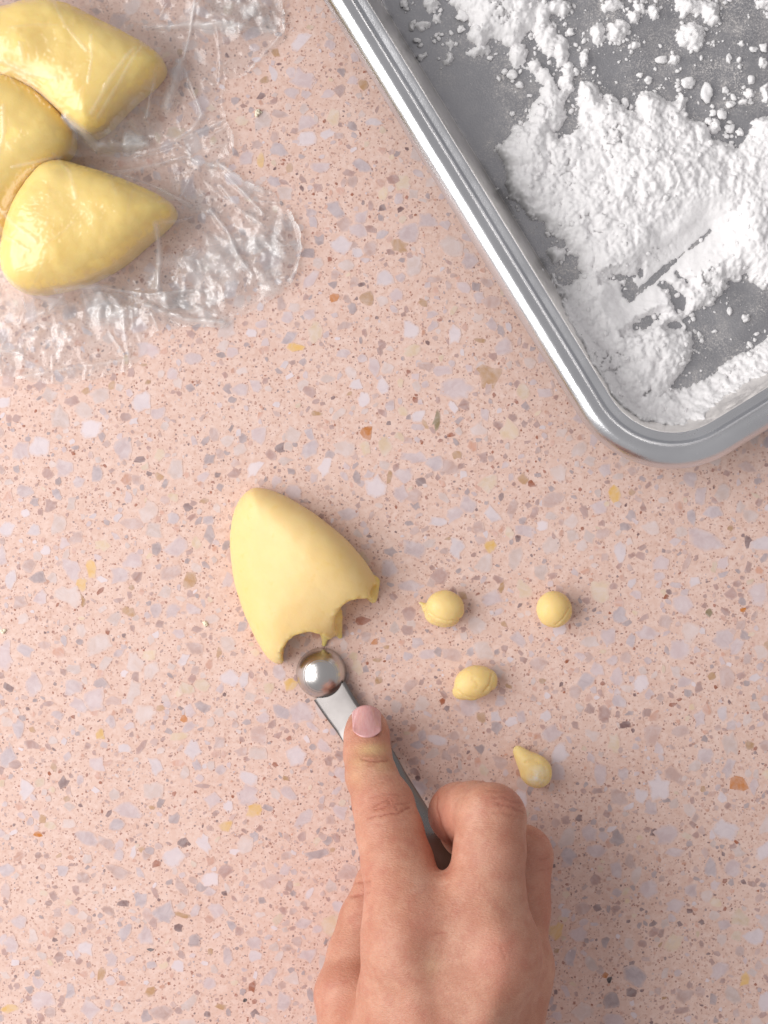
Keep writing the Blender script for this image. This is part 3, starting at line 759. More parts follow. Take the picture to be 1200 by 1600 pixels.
    REST = [(1193,74,6,7),(1139,92,4,7),(1000,117,5,4),(900,112,6,6),(1174,125,6,8),(1142,163,7,6),(1128,179,7,8),(1114,176,6,6),(1140,201,8,7),(1156,207,6,6),
              (1133,141,5,5),(1108,190,6,6),(720,45,6,6),(643,41,4,7),(631,6,6,6),(789,112,5,4),(812,133,6,5),(780,230,6,6),(800,178,4,4),(657,90,5,5),(652,63,6,4),(1165,497,7,7),(1140,486,4,6),(1026,155,7,8),(977,160,6,8)]
    VV, TT = [], []; off = 0
    for px, py, rx, ry, *lab in SINGLE + REST:
        rz = min(rx, ry) * .2
        v = lump(jv, 1.0, 1.0, rng.uniform(0, 6)) * np.array([rx * .2, ry * .2, rz])
        k = .6 * rz
        c = P(px, py, 1.0 + k)
        hot = float(pan_z(pan_inset(np.array(c[0]), np.array(c[1]))))
        if lab:
            o = obj('powder_clump', make_mesh('powder_clump', v, jt), M_POW, label=lab[0], cat='powder clump', group='loose powder clumps on the sheet pan')
            o.location = (c[0] * MM, c[1] * MM, (hot + k) * MM)
        else:
            VV.append(v + np.array([c[0], c[1], hot + k])); TT.append(jt + off); off += len(v)
    def sample(a):
        return a[np.clip(((xx - x0) / h).astype(int), 0, nx - 1), np.clip(((yy - y0) / h).astype(int), 0, ny - 1)]
    N = 44000
    xx = rng.uniform(x0, x1, N); yy = rng.uniform(y0, y1, N)
    ss = sample(s); dd = pan_inset(xx, yy)
    patch = fbm(xx / 9, yy / 9, 61)
    prob = np.where(ss > 0, 0, np.exp(ss / 3.2)) * np.clip(.5 + patch * .9, .05, 1)
    pxx = 600 + xx * 5; pyy = 800 - yy * 5
    prob = np.maximum(prob, np.where(ss > 0, 0, .55 * np.exp(ss / .7)))
    prob = np.where((pxx < 800) & (pyy > 110 + (pxx - 620) * .3), prob * .12, prob)
    prob = np.where(dd < 18.5, prob * .15, prob)
    pick = rng.random(N) < prob * .85
    for x, y, dI in zip(xx[pick], yy[pick], dd[pick]):
        if dI < 13: continue
        r = .075 + .70 * rng.random() ** 8.0
        big = r > .3
        v = lump(iv, r, rng.uniform(1, 1.7), rng.uniform(0, 6)) if big else lump(iv[:12], r, rng.uniform(1, 1.6), rng.uniform(0, 6))
        v = v + np.array([x, y, float(pan_z(np.array(dI))) + r * .45])
        VV.append(v); TT.append((it if big else ICO) + off); off += len(v)
    # crumbs lying on the heap itself
    on = (ss > .8) & (rng.random(N) < .022)
    hh = sample(z)
    for x, y, zz, sm in zip(xx[on], yy[on], hh[on], sample(smooth)[on]):
        if sm > .05: continue
        r = .2 + .7 * rng.random() ** 3
        v = lump(iv, r, rng.uniform(1, 1.5), rng.uniform(0, 6)) + np.array([x, y, zz + r * .25])
        VV.append(v); TT.append(it + off); off += len(v)
    obj('powder_crumbs', make_mesh('powder_crumbs', np.concatenate(VV), np.concatenate(TT)), M_POW, kind='stuff', label='fine white powder crumbs scattered round the heap')
bm = bmesh.new(); bmesh.ops.create_icosphere(bm, subdivisions=1, radius=1.0)
ICO = np.array([[v.index for v in f.verts] for f in bm.faces]); bm.free()
powder()

# ------------------------------------------------------------------ dough
def dough_field(outline, top, round_k, lo, hi, h, zref=5.0, lump=.35, seed=0, tilt=None):
    X, Y, Z = grid3(lo, hi, h)
    x2, y2 = X[:, :, 0].astype(float), Y[:, :, 0].astype(float)
    pts = smooth_closed(poly_mm(outline, zref), 2)
    d2 = -poly_sd(x2, y2, pts)
    zt = top(x2, y2) + fbm(x2 / 14, y2 / 14, seed) * lump
    d2 = (d2 + fbm(x2 / 9, y2 / 9, seed + 5) * .25)[:, :, None]
    under = np.maximum(0, 3.0 - Z) ** 2 * .10                     # the foot tucks in a little
    f = smax((d2 + under).astype(np.float32), (Z - zt[:, :, None]).astype(np.float32), round_k)
    f = smax(f, -Z + np.float32(.05), 1.0)
    return X, Y, Z, f

def bbox(outline, hgt, pad=3.0):
    p = poly_mm(outline, 0)
    a = p.min(0) - pad; b = p.max(0) + pad
    return (a[0], a[1], -1.0), (b[0], b[1], hgt)

HM = []                                                          # height maps of wrapped pieces
def wrapped(outline, hgt, label, seed, crest):
    lo, hi = bbox(outline, hgt + 3)
    h = .6
    cx, cy = P(*crest[0], hgt)[:2]; ex, ey = P(*crest[1], hgt)[:2]
    def top(x, y):
        d = line_d(x, y, [(cx, cy), (ex, ey)])
        return hgt - (np.sqrt(d * d + 16) - 4) * crest[2] * .55
    X, Y, Z, f = dough_field(outline, top, 10.5, lo, hi, h, 8.0, .8, seed)
    v, q = surface_nets(f, lo, h); v = smooth_mesh(v, q, 4)
    n = len(v)
    obj('dough_piece', make_mesh('dough_piece', v, q, {'raw': np.zeros(n), 'flour': np.zeros(n)}), M_WRAPPED, label=label, cat='dough', group='dough pieces under plastic wrap')
    inside = f < 0
    zmap = np.where(inside.any(2), Z[0, 0, :][f.shape[2] - 1 - np.argmax(inside[:, :, ::-1], 2)], 0)
    HM.append((lo, h, zmap))
wrapped([(-70,20),(0,22),(55,4),(100,8),(150,30),(200,56),(242,80),(262,102),(250,124),(207,162),(152,218),(122,208),(92,174),(62,148),(25,132),(-70,108)], 23,
        'yellow dough piece under the wrap, the upper one nearest the top edge', 3, ((40,70),(150,120),.28))
wrapped([(-90,124),(-20,106),(22,116),(60,142),(98,176),(118,212),(112,240),(86,258),(58,278),(36,312),(16,352),(-30,380),(-90,345)], 21,
        'yellow dough piece under the wrap, squeezed between the other two', 4, ((-20,200),(50,215),.25))
wrapped([(78,250),(130,260),(200,286),(250,306),(284,330),(250,366),(195,410),(140,444),(80,458),(30,458),(6,432),(4,390),(20,330),(45,285)], 24,
        'pointed yellow dough piece under the wrap, the lower one with its tip towards the pan', 5, ((70,360),(170,350),.30))

def loose_dough():
    outline = [(350,870),(353,822),(365,788),(386,765),(402,760),(432,768),(472,789),(512,817),(548,850),(574,880),(587,906),(589,930),(580,944),(550,975),(505,1008),(468,1034),(446,1042),(420,1038),(392,990),(371,940),(355,905)]
    lo, hi = bbox(outline, 22.0)
    h = .42
    a = P(392, 768, 10)[:2]; b = P(470, 850, 18)[:2]; c = P(520, 905, 18)[:2]
    def top(x, y):
        d = line_d(x, y, [tuple(a), tuple(b), tuple(c)])
        # two broad faces meeting in a soft ridge that runs down from the pointed end
        side = (x - a[0]) * (b[1] - a[1]) - (y - a[1]) * (b[0] - a[0])          # >0 on the upper right
        L = math.hypot(*(b - a)); sd = side / L
        t = ((x - a[0]) * (b[0] - a[0]) + (y - a[1]) * (b[1] - a[1])) / (L * L)
        crest = 11.0 + 7.2 * np.exp(-((t - 1.35) / .95) ** 2)
        right = np.maximum(sd, 0); left = np.maximum(-sd, 0)
        r = crest - (np.sqrt(right ** 2 + 16) - 4) * .50 * (.45 + .75 * np.exp(-(np.maximum(t, 0) / 1.0) ** 2)) - (np.sqrt(left ** 2 + 60) - 7.7) * .14
        return r
    X, Y, Z, f = dough_field(outline, top, 10.0, lo, hi, h, 5.0, .3, 9)
    raw = np.zeros(f.shape, np.float32) + 9
    def cut(px, py, r, tilt, z=6):
        c0 = P(px, py, z)
        return cone(X, Y, Z, (c0[0] + tilt[0], c0[1] + tilt[1], 22, r * 1.1), (c0[0], c0[1], -2, r))
    cuts = [cut(483, 1026, 8.1, (-.2, -1.2)), cut(564, 972, 8.0, (.3, -1.4)), cut(588, 925, 2.4, (1, 0))]
    for c in cuts:
        f = smax(f, -c, .7); raw = np.minimum(raw, np.abs(c))
    # thin torn web left between the two bites
    w = np.full(f.shape, 9, np.float32)
    for A, B in (((512, 960, 4.5, 4.2), (509, 990, 1.6, 1.6)), ((509, 990, 1.6, 1.5), (506, 1008, .7, .55)), ((520, 966, 4, 3.2), (531, 995, .8, .7)), ((578, 925, 2.2, 2.2), (582, 938, 1.2, 1.0)), ((584, 910, 2.5, 2), (586, 934, 1.2, .8))):
        pa = P(A[0], A[1], A[2]); pb = P(B[0], B[1], B[2])
        w = smin(w, cone(X, Y, Z, (*pa, A[3]), (*pb, B[3])), 1.2)
    w = np.maximum(w, -Z + np.float32(.05))
    f = smin(f, w, 1.0)
    f = f + (noise3(X / 1.1, Y / 1.1, Z / 1.1, 8) * .22).astype(np.float32) * (np.minimum(raw, np.abs(w)) < 1.0)
    v, q = surface_nets(f, lo, h)
    ii = np.clip(((v - np.array(lo)) / h).astype(int), 0, np.array(f.shape) - 1)
    rw = np.clip(1 - np.minimum(raw, np.maximum(w, 0))[tuple(ii.T)] / 1.0, 0, 1)
    v2 = smooth_mesh(v, q, 10)
    v = np.where(rw[:, None] > .3, v, v2)
    obj('dough_piece', make_mesh('dough_piece', v, q, {'raw': rw, 'flour': np.zeros(len(v))}), M_DOUGH, label='unwrapped yellow dough wedge with two scooped bites beside the spoon', cat='dough')
loose_dough()

def ball(label, c, prims, grooves=(), rough=.08, flour=None, zc=0):
    """prims: (dx, dy, z, rx, ry, rz, angle) in mm round photo point c; grooves: (dx, dy, rx, ry, z, rz, ang, depth k)"""
    o = P(c[0], c[1], 4)
    lo = (o[0] - 11, o[1] - 11, -1.0); h = .26
    X, Y, Z = grid3(lo, (o[0] + 11, o[1] + 11, 13.0), h)
    f = None
    for dx, dy, z, rx, ry, rz, a, k in prims:
        e = ell(X, Y, Z, (o[0] + dx, o[1] + dy, z), (rx, ry, rz), math.radians(a))
        f = e if f is None else smin(f, e, k)
    f = f + noise3(X / 2.6, Y / 2.6, Z / 2.6, int(c[0])) * rough * 1.6 + noise3(X / .8, Y / .8, Z / .8, int(c[1])) * rough * .25
    for pts, r, z0, k in grooves:
        gd = line_d(X[:, :, 0], Y[:, :, 0], [(o[0] + a, o[1] + b) for a, b in pts])[:, :, None]
        # a fold: a thin slit following the line, from the skin a little way in
        f = smax(f, np.maximum(r * .8 - gd, -9.0) + (f < -z0 * .45) * -9.0, k * 1.5)
    f = smax(f, -Z + .05, .8)
    v, q = surface_nets(f.astype(np.float32), lo, h); v = smooth_mesh(v, q, 6)
    fl = np.zeros(len(v))
    if flour is not None:
        fp = P(flour[0], flour[1], 6)
        fl = np.clip(1.2 - np.hypot(v[:, 0] - fp[0], v[:, 1] - fp[1]) / (flour[2] * .2), 0, 1)
    obj('dough_ball', make_mesh('dough_ball', v, q, {'raw': np.full(len(v), .25), 'flour': fl}), M_DOUGH, label=label, cat='dough ball', group='small scooped dough balls')
ball('small yellow dough ball with a pointed flap on its left side', (694, 951),
     [(0.3, .3, 4.6, 6.0, 5.4, 4.6, -15, 1), (-.5, -2.0, 3.2, 5.6, 3.8, 3.2, -8, .25), (-5.0, .2, 2.6, 2.0, 1.6, 1.8, 20, .3), (-6.8, 1.3, 2.6, 1.3, .6, .7, -30, .9)],
     [([(-5, -.6), (-2.5, -2.6), (1, -3.6), (5, -3.0)], .16, .7, .3)])
ball('smooth round yellow dough ball with one curved fold, farthest from the dough wedge', (865, 953),
     [(0, .2, 4.9, 5.4, 5.7, 4.9, 0, 1), (2.3, -.8, 4.4, 3.2, 4.4, 4.2, -25, .25)],
     [([(.3, -4.3), (2.4, -2.4), (4.3, .8)], .15, .8, .35)], rough=.06)
ball('rough oval yellow dough ball with torn edges, the middle of the four', (740, 1068),
     [(.2, .4, 4.6, 6.6, 5.2, 4.6, 22, 1), (-3.2, -2.0, 3.6, 3.4, 3.0, 3.4, 30, .4), (5.2, 1.2, 4.0, 2.2, 3.2, 3.0, 10, .3)],
     [([(-5, -1.8), (-3, -3.4), (0, -4.2)], .18, .8, .3), ([(5.4, 3.2), (4.6, 0), (3, -2)], .14, .6, .4), ([(-.5, 2.0), (1.2, .4), (.8, -1)], .12, .35, .5)], rough=.12)
ball('teardrop yellow dough ball with whitish tip closest to the hand', (833, 1199),
     [(.8, -1.2, 3.9, 4.9, 5.4, 3.9, 35, 1), (-2.4, 2.4, 3.2, 2.8, 3.4, 3.0, 40, 2.2), (-4.6, 5.0, 2.4, 1.5, 1.6, 1.8, 30, 2.0)],
     [([(-2.6, 2.0), (.2, 2.6), (3.4, .6), (4.0, -2.5), (2.6, -5)], .13, .5, .5), ([(-.2, -1.0), (1.4, -1.2), (2.4, -3), (1.2, -4.6), (-.4, -3.6), (-.2, -1.2)], .12, .3, .5)], rough=.08, flour=(840, 1212, 17))

def crumb(px, py, r, label):
    rng = np.random.default_rng(int(px)); V, T = [], []
    bm = bmesh.new(); bmesh.ops.create_icosphere(bm, subdivisions=2, radius=1.0)
    iv = np.array([v.co[:] for v in bm.verts]); it = np.array([[v.index for v in f.verts] for f in bm.faces]); bm.free()
    off = 0; c = P(px, py)
    for k in range(6):
        s = r * rng.uniform(.25, .48)
        v = iv * (1 + noise3(iv[:, 0] * 2.5 + k * 9, iv[:, 1] * 2.5, iv[:, 2] * 2.5, 4) * .25)[:, None] * s * rng.uniform(.6, 1.3, 3)
        v += np.array([c[0] + rng.normal() * r * .27, c[1] + rng.normal() * r * .36, s * .5])
        V.append(v); T.append(it + off); off += len(v)
    v = np.concatenate(V)
    obj('dough_crumb', make_mesh('dough_crumb', v, np.concatenate(T), {'raw': np.zeros(len(v)), 'flour': np.full(len(v), 1.0)}), M_CRUMB, label=label, cat='crumb', group='dried dough crumbs')
crumb(405, 176, 1.7, 'pale dried dough crumb on the counter right of the upper wrapped dough')
crumb(320, 973, 1.3, 'pale dried dough crumb on the counter left of the scooped dough wedge')
crumb(5, 985, 1.3, 'pale dried dough crumb at the far left border of the counter')

# ------------------------------------------------------------------ plastic wrap
WRAP_EDGE = [(-110,-60),(442,-60),(444,40),(441,62),(410,92),(382,122),(352,128),(350,150),(356,190),(366,215),(362,240),(352,262),(385,284),(425,298),(440,310),(460,335),(472,365),(476,390),(466,420),(452,445),(430,462),(405,480),(370,498),(350,512),(310,512),(275,516),(240,520),(232,552),(205,575),(150,590),(90,600),(20,590),(-110,560)]
def film():
    h = .42
    x0, y1 = P(-110, -60)[:2]; x1, y0 = P(490, 610)[:2]
    gx = np.arange(x0, x1, h); gy = np.arange(y0, y1, h)
    X, Y = np.meshgrid(gx, gy, indexing='ij')
    obst = np.zeros(X.shape)
    for lo, hh, zm in HM:
        i = ((X - lo[0]) / hh); j = ((Y - lo[1]) / hh)
        ok = (i >= 0) & (i < zm.shape[0] - 1.01) & (j >= 0) & (j < zm.shape[1] - 1.01)
        ic = np.clip(i, 0, zm.shape[0] - 1.01); jc = np.clip(j, 0, zm.shape[1] - 1.01)
        a = ic.astype(int); b = jc.astype(int); fa = ic - a; fb = jc - b
        zz = (zm[a, b] * (1 - fa) + zm[a + 1, b] * fa) * (1 - fb) + (zm[a, b + 1] * (1 - fa) + zm[a + 1, b + 1] * fa) * fb
        obst = np.maximum(obst, np.where(ok, zz, 0))
    def blur(z):
        p = np.pad(z, 1, mode='edge')
        return (p[:-2, 1:-1] + p[2:, 1:-1] + p[1:-1, :-2] + p[1:-1, 2:]) * .25
    ob = obst.copy()
    for _ in range(2): ob = blur(ob)
    ob = np.maximum(ob, obst)
    z = ob.copy()
    for _ in range(170): z = np.maximum(blur(z), ob)
    on = np.clip(obst / 6, 0, 1)                                   # 1 over the dough
    for _ in range(6): on = blur(on)
    edge = poly_sd(X, Y, poly_mm(WRAP_EDGE, 0)) + fbm(X / 8, Y / 8, 14) * .9 + fbm(X / 2, Y / 2, 15) * .3
    def crumple(seed, s1, s2, s3, stretch=1.0, ang=0.0):
        ca, sa = math.cos(ang), math.sin(ang)
        U = (X * ca + Y * sa) * stretch; V = -X * sa + Y * ca
        wx = fbm(X / 9, Y / 9, seed + 1, 3) * 3.0; wy = fbm(X / 9, Y / 9, seed + 2, 3) * 3.0
        a1, a2, ai = worley((U + wx) / s1, (V + wy) / s1, seed)
        b1, b2, bi = worley((U - wy) / s2, (V + wx) / s2, seed + 3)
        c1, c2, ci = worley((U + wx * .5) / s3, (V - wy * .5) / s3, seed + 4)
        return a1 * s1 * .38 * np.where(ai > .5, 1, -.7) * (a2 - a1) * 1.6 + (1 - b1) * s2 * .30 * np.where(bi > .45, 1, -1) * (b2 - b1) * 1.8 + (1 - c1) * s3 * .17 * np.where(ci > .5, 1, -1) * np.minimum((c2 - c1) * 2.2, 1)
    def zone(lst):
        w = np.zeros(X.shape)
        for px, py, rx, ry, a, amp in lst:
            c = P(px, py); ca, sa = math.cos(math.radians(a)), math.sin(math.radians(a))
            dx, dy = X - c[0], Y - c[1]
            u = (dx * ca + dy * sa) / (rx * .2); v = (-dx * sa + dy * ca) / (ry * .2)
            w = np.maximum(w, amp * np.clip(1.35 - np.hypot(u, v), 0, 1))
        return w
    dense = zone([(420,380,60,90,-15,1.0),(330,430,120,70,20,.9),(220,480,150,40,0,1.0),(175,218,80,36,10,1.4),(370,22,90,36,0,1.3),(60,540,120,50,0,.55),(300,330,80,50,0,.45),(260,90,60,90,0,.4),(310,250,60,60,0,.5),(215,165,50,40,0,.8),(60,480,80,20,0,.7)])
    # folds: long thin standing creases where the film gathers
    FOLDS = [([(308,-10),(302,30),(293,80),(286,105)],1.6,.9),([(288,100),(276,140),(264,170)],1.9,2.2),([(290,110),(303,145),(316,180)],1.3,.9),([(316,180),(300,205),(275,218)],1.2,1.6),([(230,240),(275,222),(350,190)],.9,1.0),
             ([(343,258),(360,270),(395,290),(412,300)],1.9,1.5),([(350,272),(385,305),(412,335)],1.4,1.0),([(345,290),(372,325),(420,360)],1.0,1.0),([(330,330),(355,360),(372,400),(395,430)],1.4,1.3),([(255,365),(252,410),(248,450)],1.4,1.2),
             ([(100,462),(160,452),(230,462),(300,455)],1.2,1.1),([(230,478),(290,500),(350,505)],1.5,1.5),([(205,285),(250,300),(300,325)],1.4,1.0),([(120,205),(160,238),(230,226)],1.8,1.8),([(442,-10),(444,50),(400,100),(378,125)],1.1,.9),
             ([(338,40),(345,90),(342,130)],.8,.8),([(230,45),(330,40),(430,48)],1.2,1.6),([(350,160),(362,205),(364,230)],1.0,.9),([(180,280),(230,262),(290,246),(340,262)],1.0,1.3),([(455,330),(470,365),(472,400),(455,440)],1.5,1.2),
             ([(97,20),(122,70),(155,108)],.55,.7),([(160,85),(163,120),(158,155)],.6,.6),([(28,190),(30,230),(14,285)],.7,.9),([(-10,310),(40,365),(80,395)],.7,1.1),([(-10,330),(30,385),(70,410)],.6,.8),([(100,258),(128,290),(140,330)],.5,.8),
             ([(185,290),(200,325)],.35,.5),([(0,110),(60,140),(110,150)],.8,1.6),([(-10,150),(40,135),(80,160)],.7,1.0),([(225,100),(190,150),(160,200)],.7,1.0),([(235,95),(205,150),(168,205)],.6,.8),([(55,98),(60,130),(115,150)],.5,1.2),
             ([(20,30),(60,15),(110,12)],.6,1.0),([(40,280),(75,272),(110,262)],.6,.8),([(0,425),(60,470),(130,480)],.8,1.0),([(30,590),(120,575),(210,560)],.8,1.2),([(0,548),(30,552)],.9,1.4)]
    fold = np.zeros(X.shape)
    for pts, a, w in FOLDS:
        ln = [tuple(P(px, py)[:2]) for px, py in pts]
        d = line_d(X, Y, ln) + fbm(X / 2.5, Y / 2.5, 44, 2) * .15 * w
        fold = np.maximum(fold, a * np.clip(1 - np.abs(d) / w, 0, 1))
    # fine chatter where the film clings to the dough
    def chatter(seed, ang, per):
        ca, sa = math.cos(ang), math.sin(ang)
        t = (X * ca + Y * sa) + fbm(X / 6, Y / 6, seed, 3) * 1.6
        m = np.clip(fbm(X / 10, Y / 10, seed + 7, 2) * 1.6 + .1, 0, 1)
        return np.abs(np.sin(t * math.pi / per)) * m
    fine = chatter(3, 1.45, 1.25) * .24 + chatter(31, .9, 1.0) * .16 + chatter(51, 2.3, 1.4) * .20
    fine += np.abs(fbm(X / 2.0, Y / 2.0, 88, 3)) * .16
    sm_ = obst
    for _ in range(12): sm_ = blur(sm_)
    fine *= np.clip(1 - np.abs(sm_ - obst) / .5, 0, 1)               # no chatter in the seams and on the steep flanks
    cr = crumple(100, 13, 6.4, 3.2)
    for _ in range(2): cr = blur(cr)
    for _ in range(70):                                          # many stray creases, mostly running out from the dough
        px, py = RNG.uniform(0, 470), RNG.uniform(0, 600)
        a_ = math.atan2(py - 250, px - 130) + RNG.normal() * .9
        L_ = RNG.uniform(15, 85); bend = RNG.normal() * .35
        ln = [tuple(P(px + math.cos(a_ + bend * q_) * L_ * q_, py + math.sin(a_ + bend * q_) * L_ * q_)[:2]) for q_ in (0, .5, 1)]
        w_ = RNG.uniform(.25, .75)
        d = line_d(X, Y, ln)
        taper = np.clip(1 - d / w_, 0, 1)
        fold = np.maximum(fold, RNG.uniform(.35, 1.1) * taper * (1 - .72 * on))
    amp = (.20 + .50 * dense) * (1 - on) + .03 * on
    lift = (.5 + .9 * dense * (1 + .6 * fbm(X / 9, Y / 9, 5))) * (1 - on) + .3 * on
    z1 = np.maximum(z + lift + cr * amp + fold * (1 - .35 * on) + fine * (on + .15), .12)
    z1 = np.maximum(z1, obst + .12 + fine * .8 * on + fold * on * .8)
    nx, ny = X.shape
    idx = np.arange(nx * ny).reshape(nx, ny)
    def layer(name, z, mask, hz, parent, minf=0):
        keep = mask[:-1, :-1] & mask[1:, :-1] & mask[1:, 1:] & mask[:-1, 1:]
        if minf:                                                   # each island of folded film is a piece of its own
            lab = np.where(keep, np.arange(keep.size).reshape(keep.shape) + 1, 0)
            while True:
                p = np.pad(lab, 1); m = lab
                for a_, b_ in ((0, 1), (2, 1), (1, 0), (1, 2)):
                    m = np.maximum(m, p[a_:a_ + keep.shape[0], b_:b_ + keep.shape[1]])
                m = np.where(keep, m, 0)
                if (m == lab).all(): break
                lab = m
            ids, n_ = np.unique(lab[lab > 0], return_counts=True)
            for t_ in ids[n_ >= minf]: build(name, z, lab == t_, hz, parent)
            return
        build(name, z, keep, hz, parent)
    def build(name, z, keep, hz, parent):
        q = np.stack([idx[:-1, :-1], idx[1:, :-1], idx[1:, 1:], idx[:-1, 1:]], -1)[keep]
        used = np.unique(q); rm = np.full(nx * ny, -1); rm[used] = np.arange(len(used))
        gxx, gyy = np.gradient(edge, h); g2 = gxx ** 2 + gyy ** 2 + 1e-6
        k_ = np.where((edge < 1.3 * h) & (edge > -.2 * h), np.clip(edge, -h, 1.3 * h), 0)
        V = np.stack([X - gxx * k_ / g2, Y - gyy * k_ / g2, z], -1).reshape(-1, 3)[used]
        return obj(name, make_mesh(name, V, rm[q], {'haze': hz.ravel()[used]}), M_FILM, parent)
    wrap = obj('plastic_wrap', None, label='crinkled clear plastic wrap covering three yellow dough pieces', cat='plastic wrap')
    rag = lambda s: fbm(X / 8, Y / 8, s, 2) * .35
    milk = np.clip(fbm(X / 6, Y / 6, 71, 2) * 1.3 + .15, 0, 1)
    hz = np.clip(fold * .24, 0, .30) + .22 * np.clip(1 - np.abs(edge - .25) / .35, 0, 1) * vnoise(X / 4, Y / 4, 9) + (.09 + .28 * milk) * dense * (1 - on) + .035 * (1 - on)
    layer('film', z1, edge > 0, hz, wrap)
    # second thickness where the film is folded back on itself
    cr2 = crumple(300, 11, 5.2, 2.6, 1.9, .6)
    cr2 = blur(blur(cr2))
    z2 = z1 + .35 + np.abs(cr2) * .75 * (.3 + dense)
    layer('folded_edge', z2, (edge > .3) & (dense + rag(200) > .52) & (on < .35), (.05 + .2 * milk) * dense, wrap, 400)
    cr3 = crumple(500, 9, 4.2, 2.2, 1.7, 2.2)
    cr3 = blur(blur(cr3))
    z3 = z2 + .3 + np.abs(cr3) * .7 * (.3 + dense)
    layer('crumpled_fold', z3, (edge > .8) & (dense + rag(400) > .85) & (on < .3), (.06 + .24 * milk) * dense, wrap, 400)
    layer('underside', np.full(X.shape, .09) + np.abs(crumple(700, 9, 4, 2)) * .12 * (1 - on), (edge > 1.5 + fbm(X / 10, Y / 10, 600)) & (obst < .4), np.full(X.shape, .0), wrap)
film()

# ------------------------------------------------------------------ measuring spoon
HANDLE = [(514, 1080, 2.7), (531, 1107, 2.9), (556, 1142, 3.6), (591, 1187, 5.6), (623, 1236, 9.0), (657, 1290, 14.0), (690, 1345, 19.0), (722, 1398, 23.0), (752, 1445, 26.0)]
def spoon():
    sp = obj('measuring_spoon', None, label='small steel measuring spoon turned dome up under the fingertip', cat='measuring spoon')
    steel = mat_metal('stainless_steel', (.50, .48, .465), .27)
    t = NT('turned_rings')
    pos = t.node('ShaderNodeNewGeometry').outputs['Position']
    cc = P(502, 1052, 0) * MM
    ds = t.node('ShaderNodeVectorMath', {1: (cc[0], cc[1], 0)}, operation='SUBTRACT'); t.l.new(pos, ds.inputs[0])
    fl = t.node('ShaderNodeVectorMath', {1: (1, 1, 0)}, operation='MULTIPLY'); t.l.new(ds.outputs[0], fl.inputs[0])
    ln = t.node('ShaderNodeVectorMath', operation='LENGTH'); t.l.new(fl.outputs[0], ln.inputs[0])
    n1 = t.node('ShaderNodeTexNoise', {'Scale': 1600.0, 'Detail': 2.0}, noise_dimensions='1D'); t.l.new(ln.outputs['Value'], n1.inputs['W'])
    t.P(Metallic=1.0, Base_Color=(.60, .58, .565, 1), Roughness=.27)
    t.P(Normal=t.bump(n1.outputs['Fac'], .28, .0003, t.bump(t.noise(260, 2, .5, pos), .12, .0006)))
    steel = t.m
    brushed = mat_metal('brushed_steel', (.22, .205, .20), .29)
    c = P(502, 1052, 1.0)
    R = 7.7
    prof = [(R + .15, .25), (R + .2, .55), (R + .1, .9), (R - .05, 1.4)]
    for k in range(1, 25):
        a = math.pi / 2 * k / 24
        prof.append(((R - .1) * math.cos(a) ** .96, 1.4 + 7.0 * math.sin(a)))
    prof[-1] = (1e-4, 8.4)
    prof = prof[:]
    n = 96; V = []
    for r, z in prof:
        t = np.linspace(0, 2 * np.pi, n, endpoint=False)
        V.append(np.stack([c[0] + r * np.cos(t), c[1] + r * np.sin(t), np.full(n, z)], 1))
    inner = [(1e-4, 7.8)] + [((R - .7) * math.cos(math.pi / 2 * (1 - k / 12)), 1.2 + 6.6 * math.sin(math.pi / 2 * (1 - k / 12))) for k in range(1, 13)] + [(R - .6, .25), (R + .15, .25)]
    for r, z in inner:
        t = np.linspace(0, 2 * np.pi, n, endpoint=False)
        V.append(np.stack([c[0] + r * np.cos(t), c[1] + r * np.sin(t), np.full(n, z)], 1))
    i = np.arange(n); j = (i + 1) % n; m = len(V)
    q = np.concatenate([np.stack([k * n + i, k * n + j, (k + 1) * n + j, (k + 1) * n + i], 1) for k in range(m - 1) if k != len(prof) - 1])
    obj('bowl', make_mesh('bowl', np.concatenate(V), q), steel, sp)
    # handle: a pressed strip, a little hollow across, its edges turned down
    pts = np.array([P(*p) for p in HANDLE])
    tt = np.linspace(0, len(pts) - 1, 70)
    L = np.stack([np.interp(tt, np.arange(len(pts)), pts[:, k]) for k in range(3)], 1)
    for _ in range(8): L[1:-1] = (L[:-2] + 2 * L[1:-1] + L[2:]) / 4
    T = np.gradient(L, axis=0); T /= np.linalg.norm(T, axis=1, keepdims=True)
    S = np.cross(T, np.array([0, 0, 1.0])); S /= np.linalg.norm(S, axis=1, keepdims=True)
    N = np.cross(S, T)
    s = np.linspace(0, 1, 70)
    wd = np.interp(s, [0, .08, .2, .5, .92, 1], [6.1, 5.9, 5.6, 5.7, 6.0, 4.6])
    roll = np.interp(s, [0, .22, .45, 1], [.30, .26, -.45, -.6])            # the strip twists in the grip
    Sr = S * np.cos(roll)[:, None] - N * np.sin(roll)[:, None]; Nr = N * np.cos(roll)[:, None] + S * np.sin(roll)[:, None]
    S, N = Sr, Nr
    cr = np.interp(s, [0, .25, .5, 1], [.15, .25, 1.1, 1.2])
    prof = [(-1, -.7), (-1.0, -.3), (-.95, -.06), (-.8, 0), (-.4, 0), (0, 0), (.4, 0), (.8, 0), (.95, -.06), (1.0, -.3), (1, -.7), (.9, -.7), (.5, -.7), (0, -.7), (-.5, -.7), (-.9, -.7)]
    V = []
    for k in range(70):
        ring = []
        for a, b in prof:
            ring.append(L[k] + S[k] * a * wd[k] + N[k] * (b - cr[k] * a * a * .8))
        V.append(ring)
    V = np.array(V).reshape(-1, 3); m = len(prof)
    i = np.arange(m); j = (i + 1) % m
    q = np.concatenate([np.stack([k * m + i, k * m + j, (k + 1) * m + j, (k + 1) * m + i], 1) for k in range(69)])
    me = make_mesh('handle', V, q)
    ho = obj('handle', me, brushed, sp)
spoon()

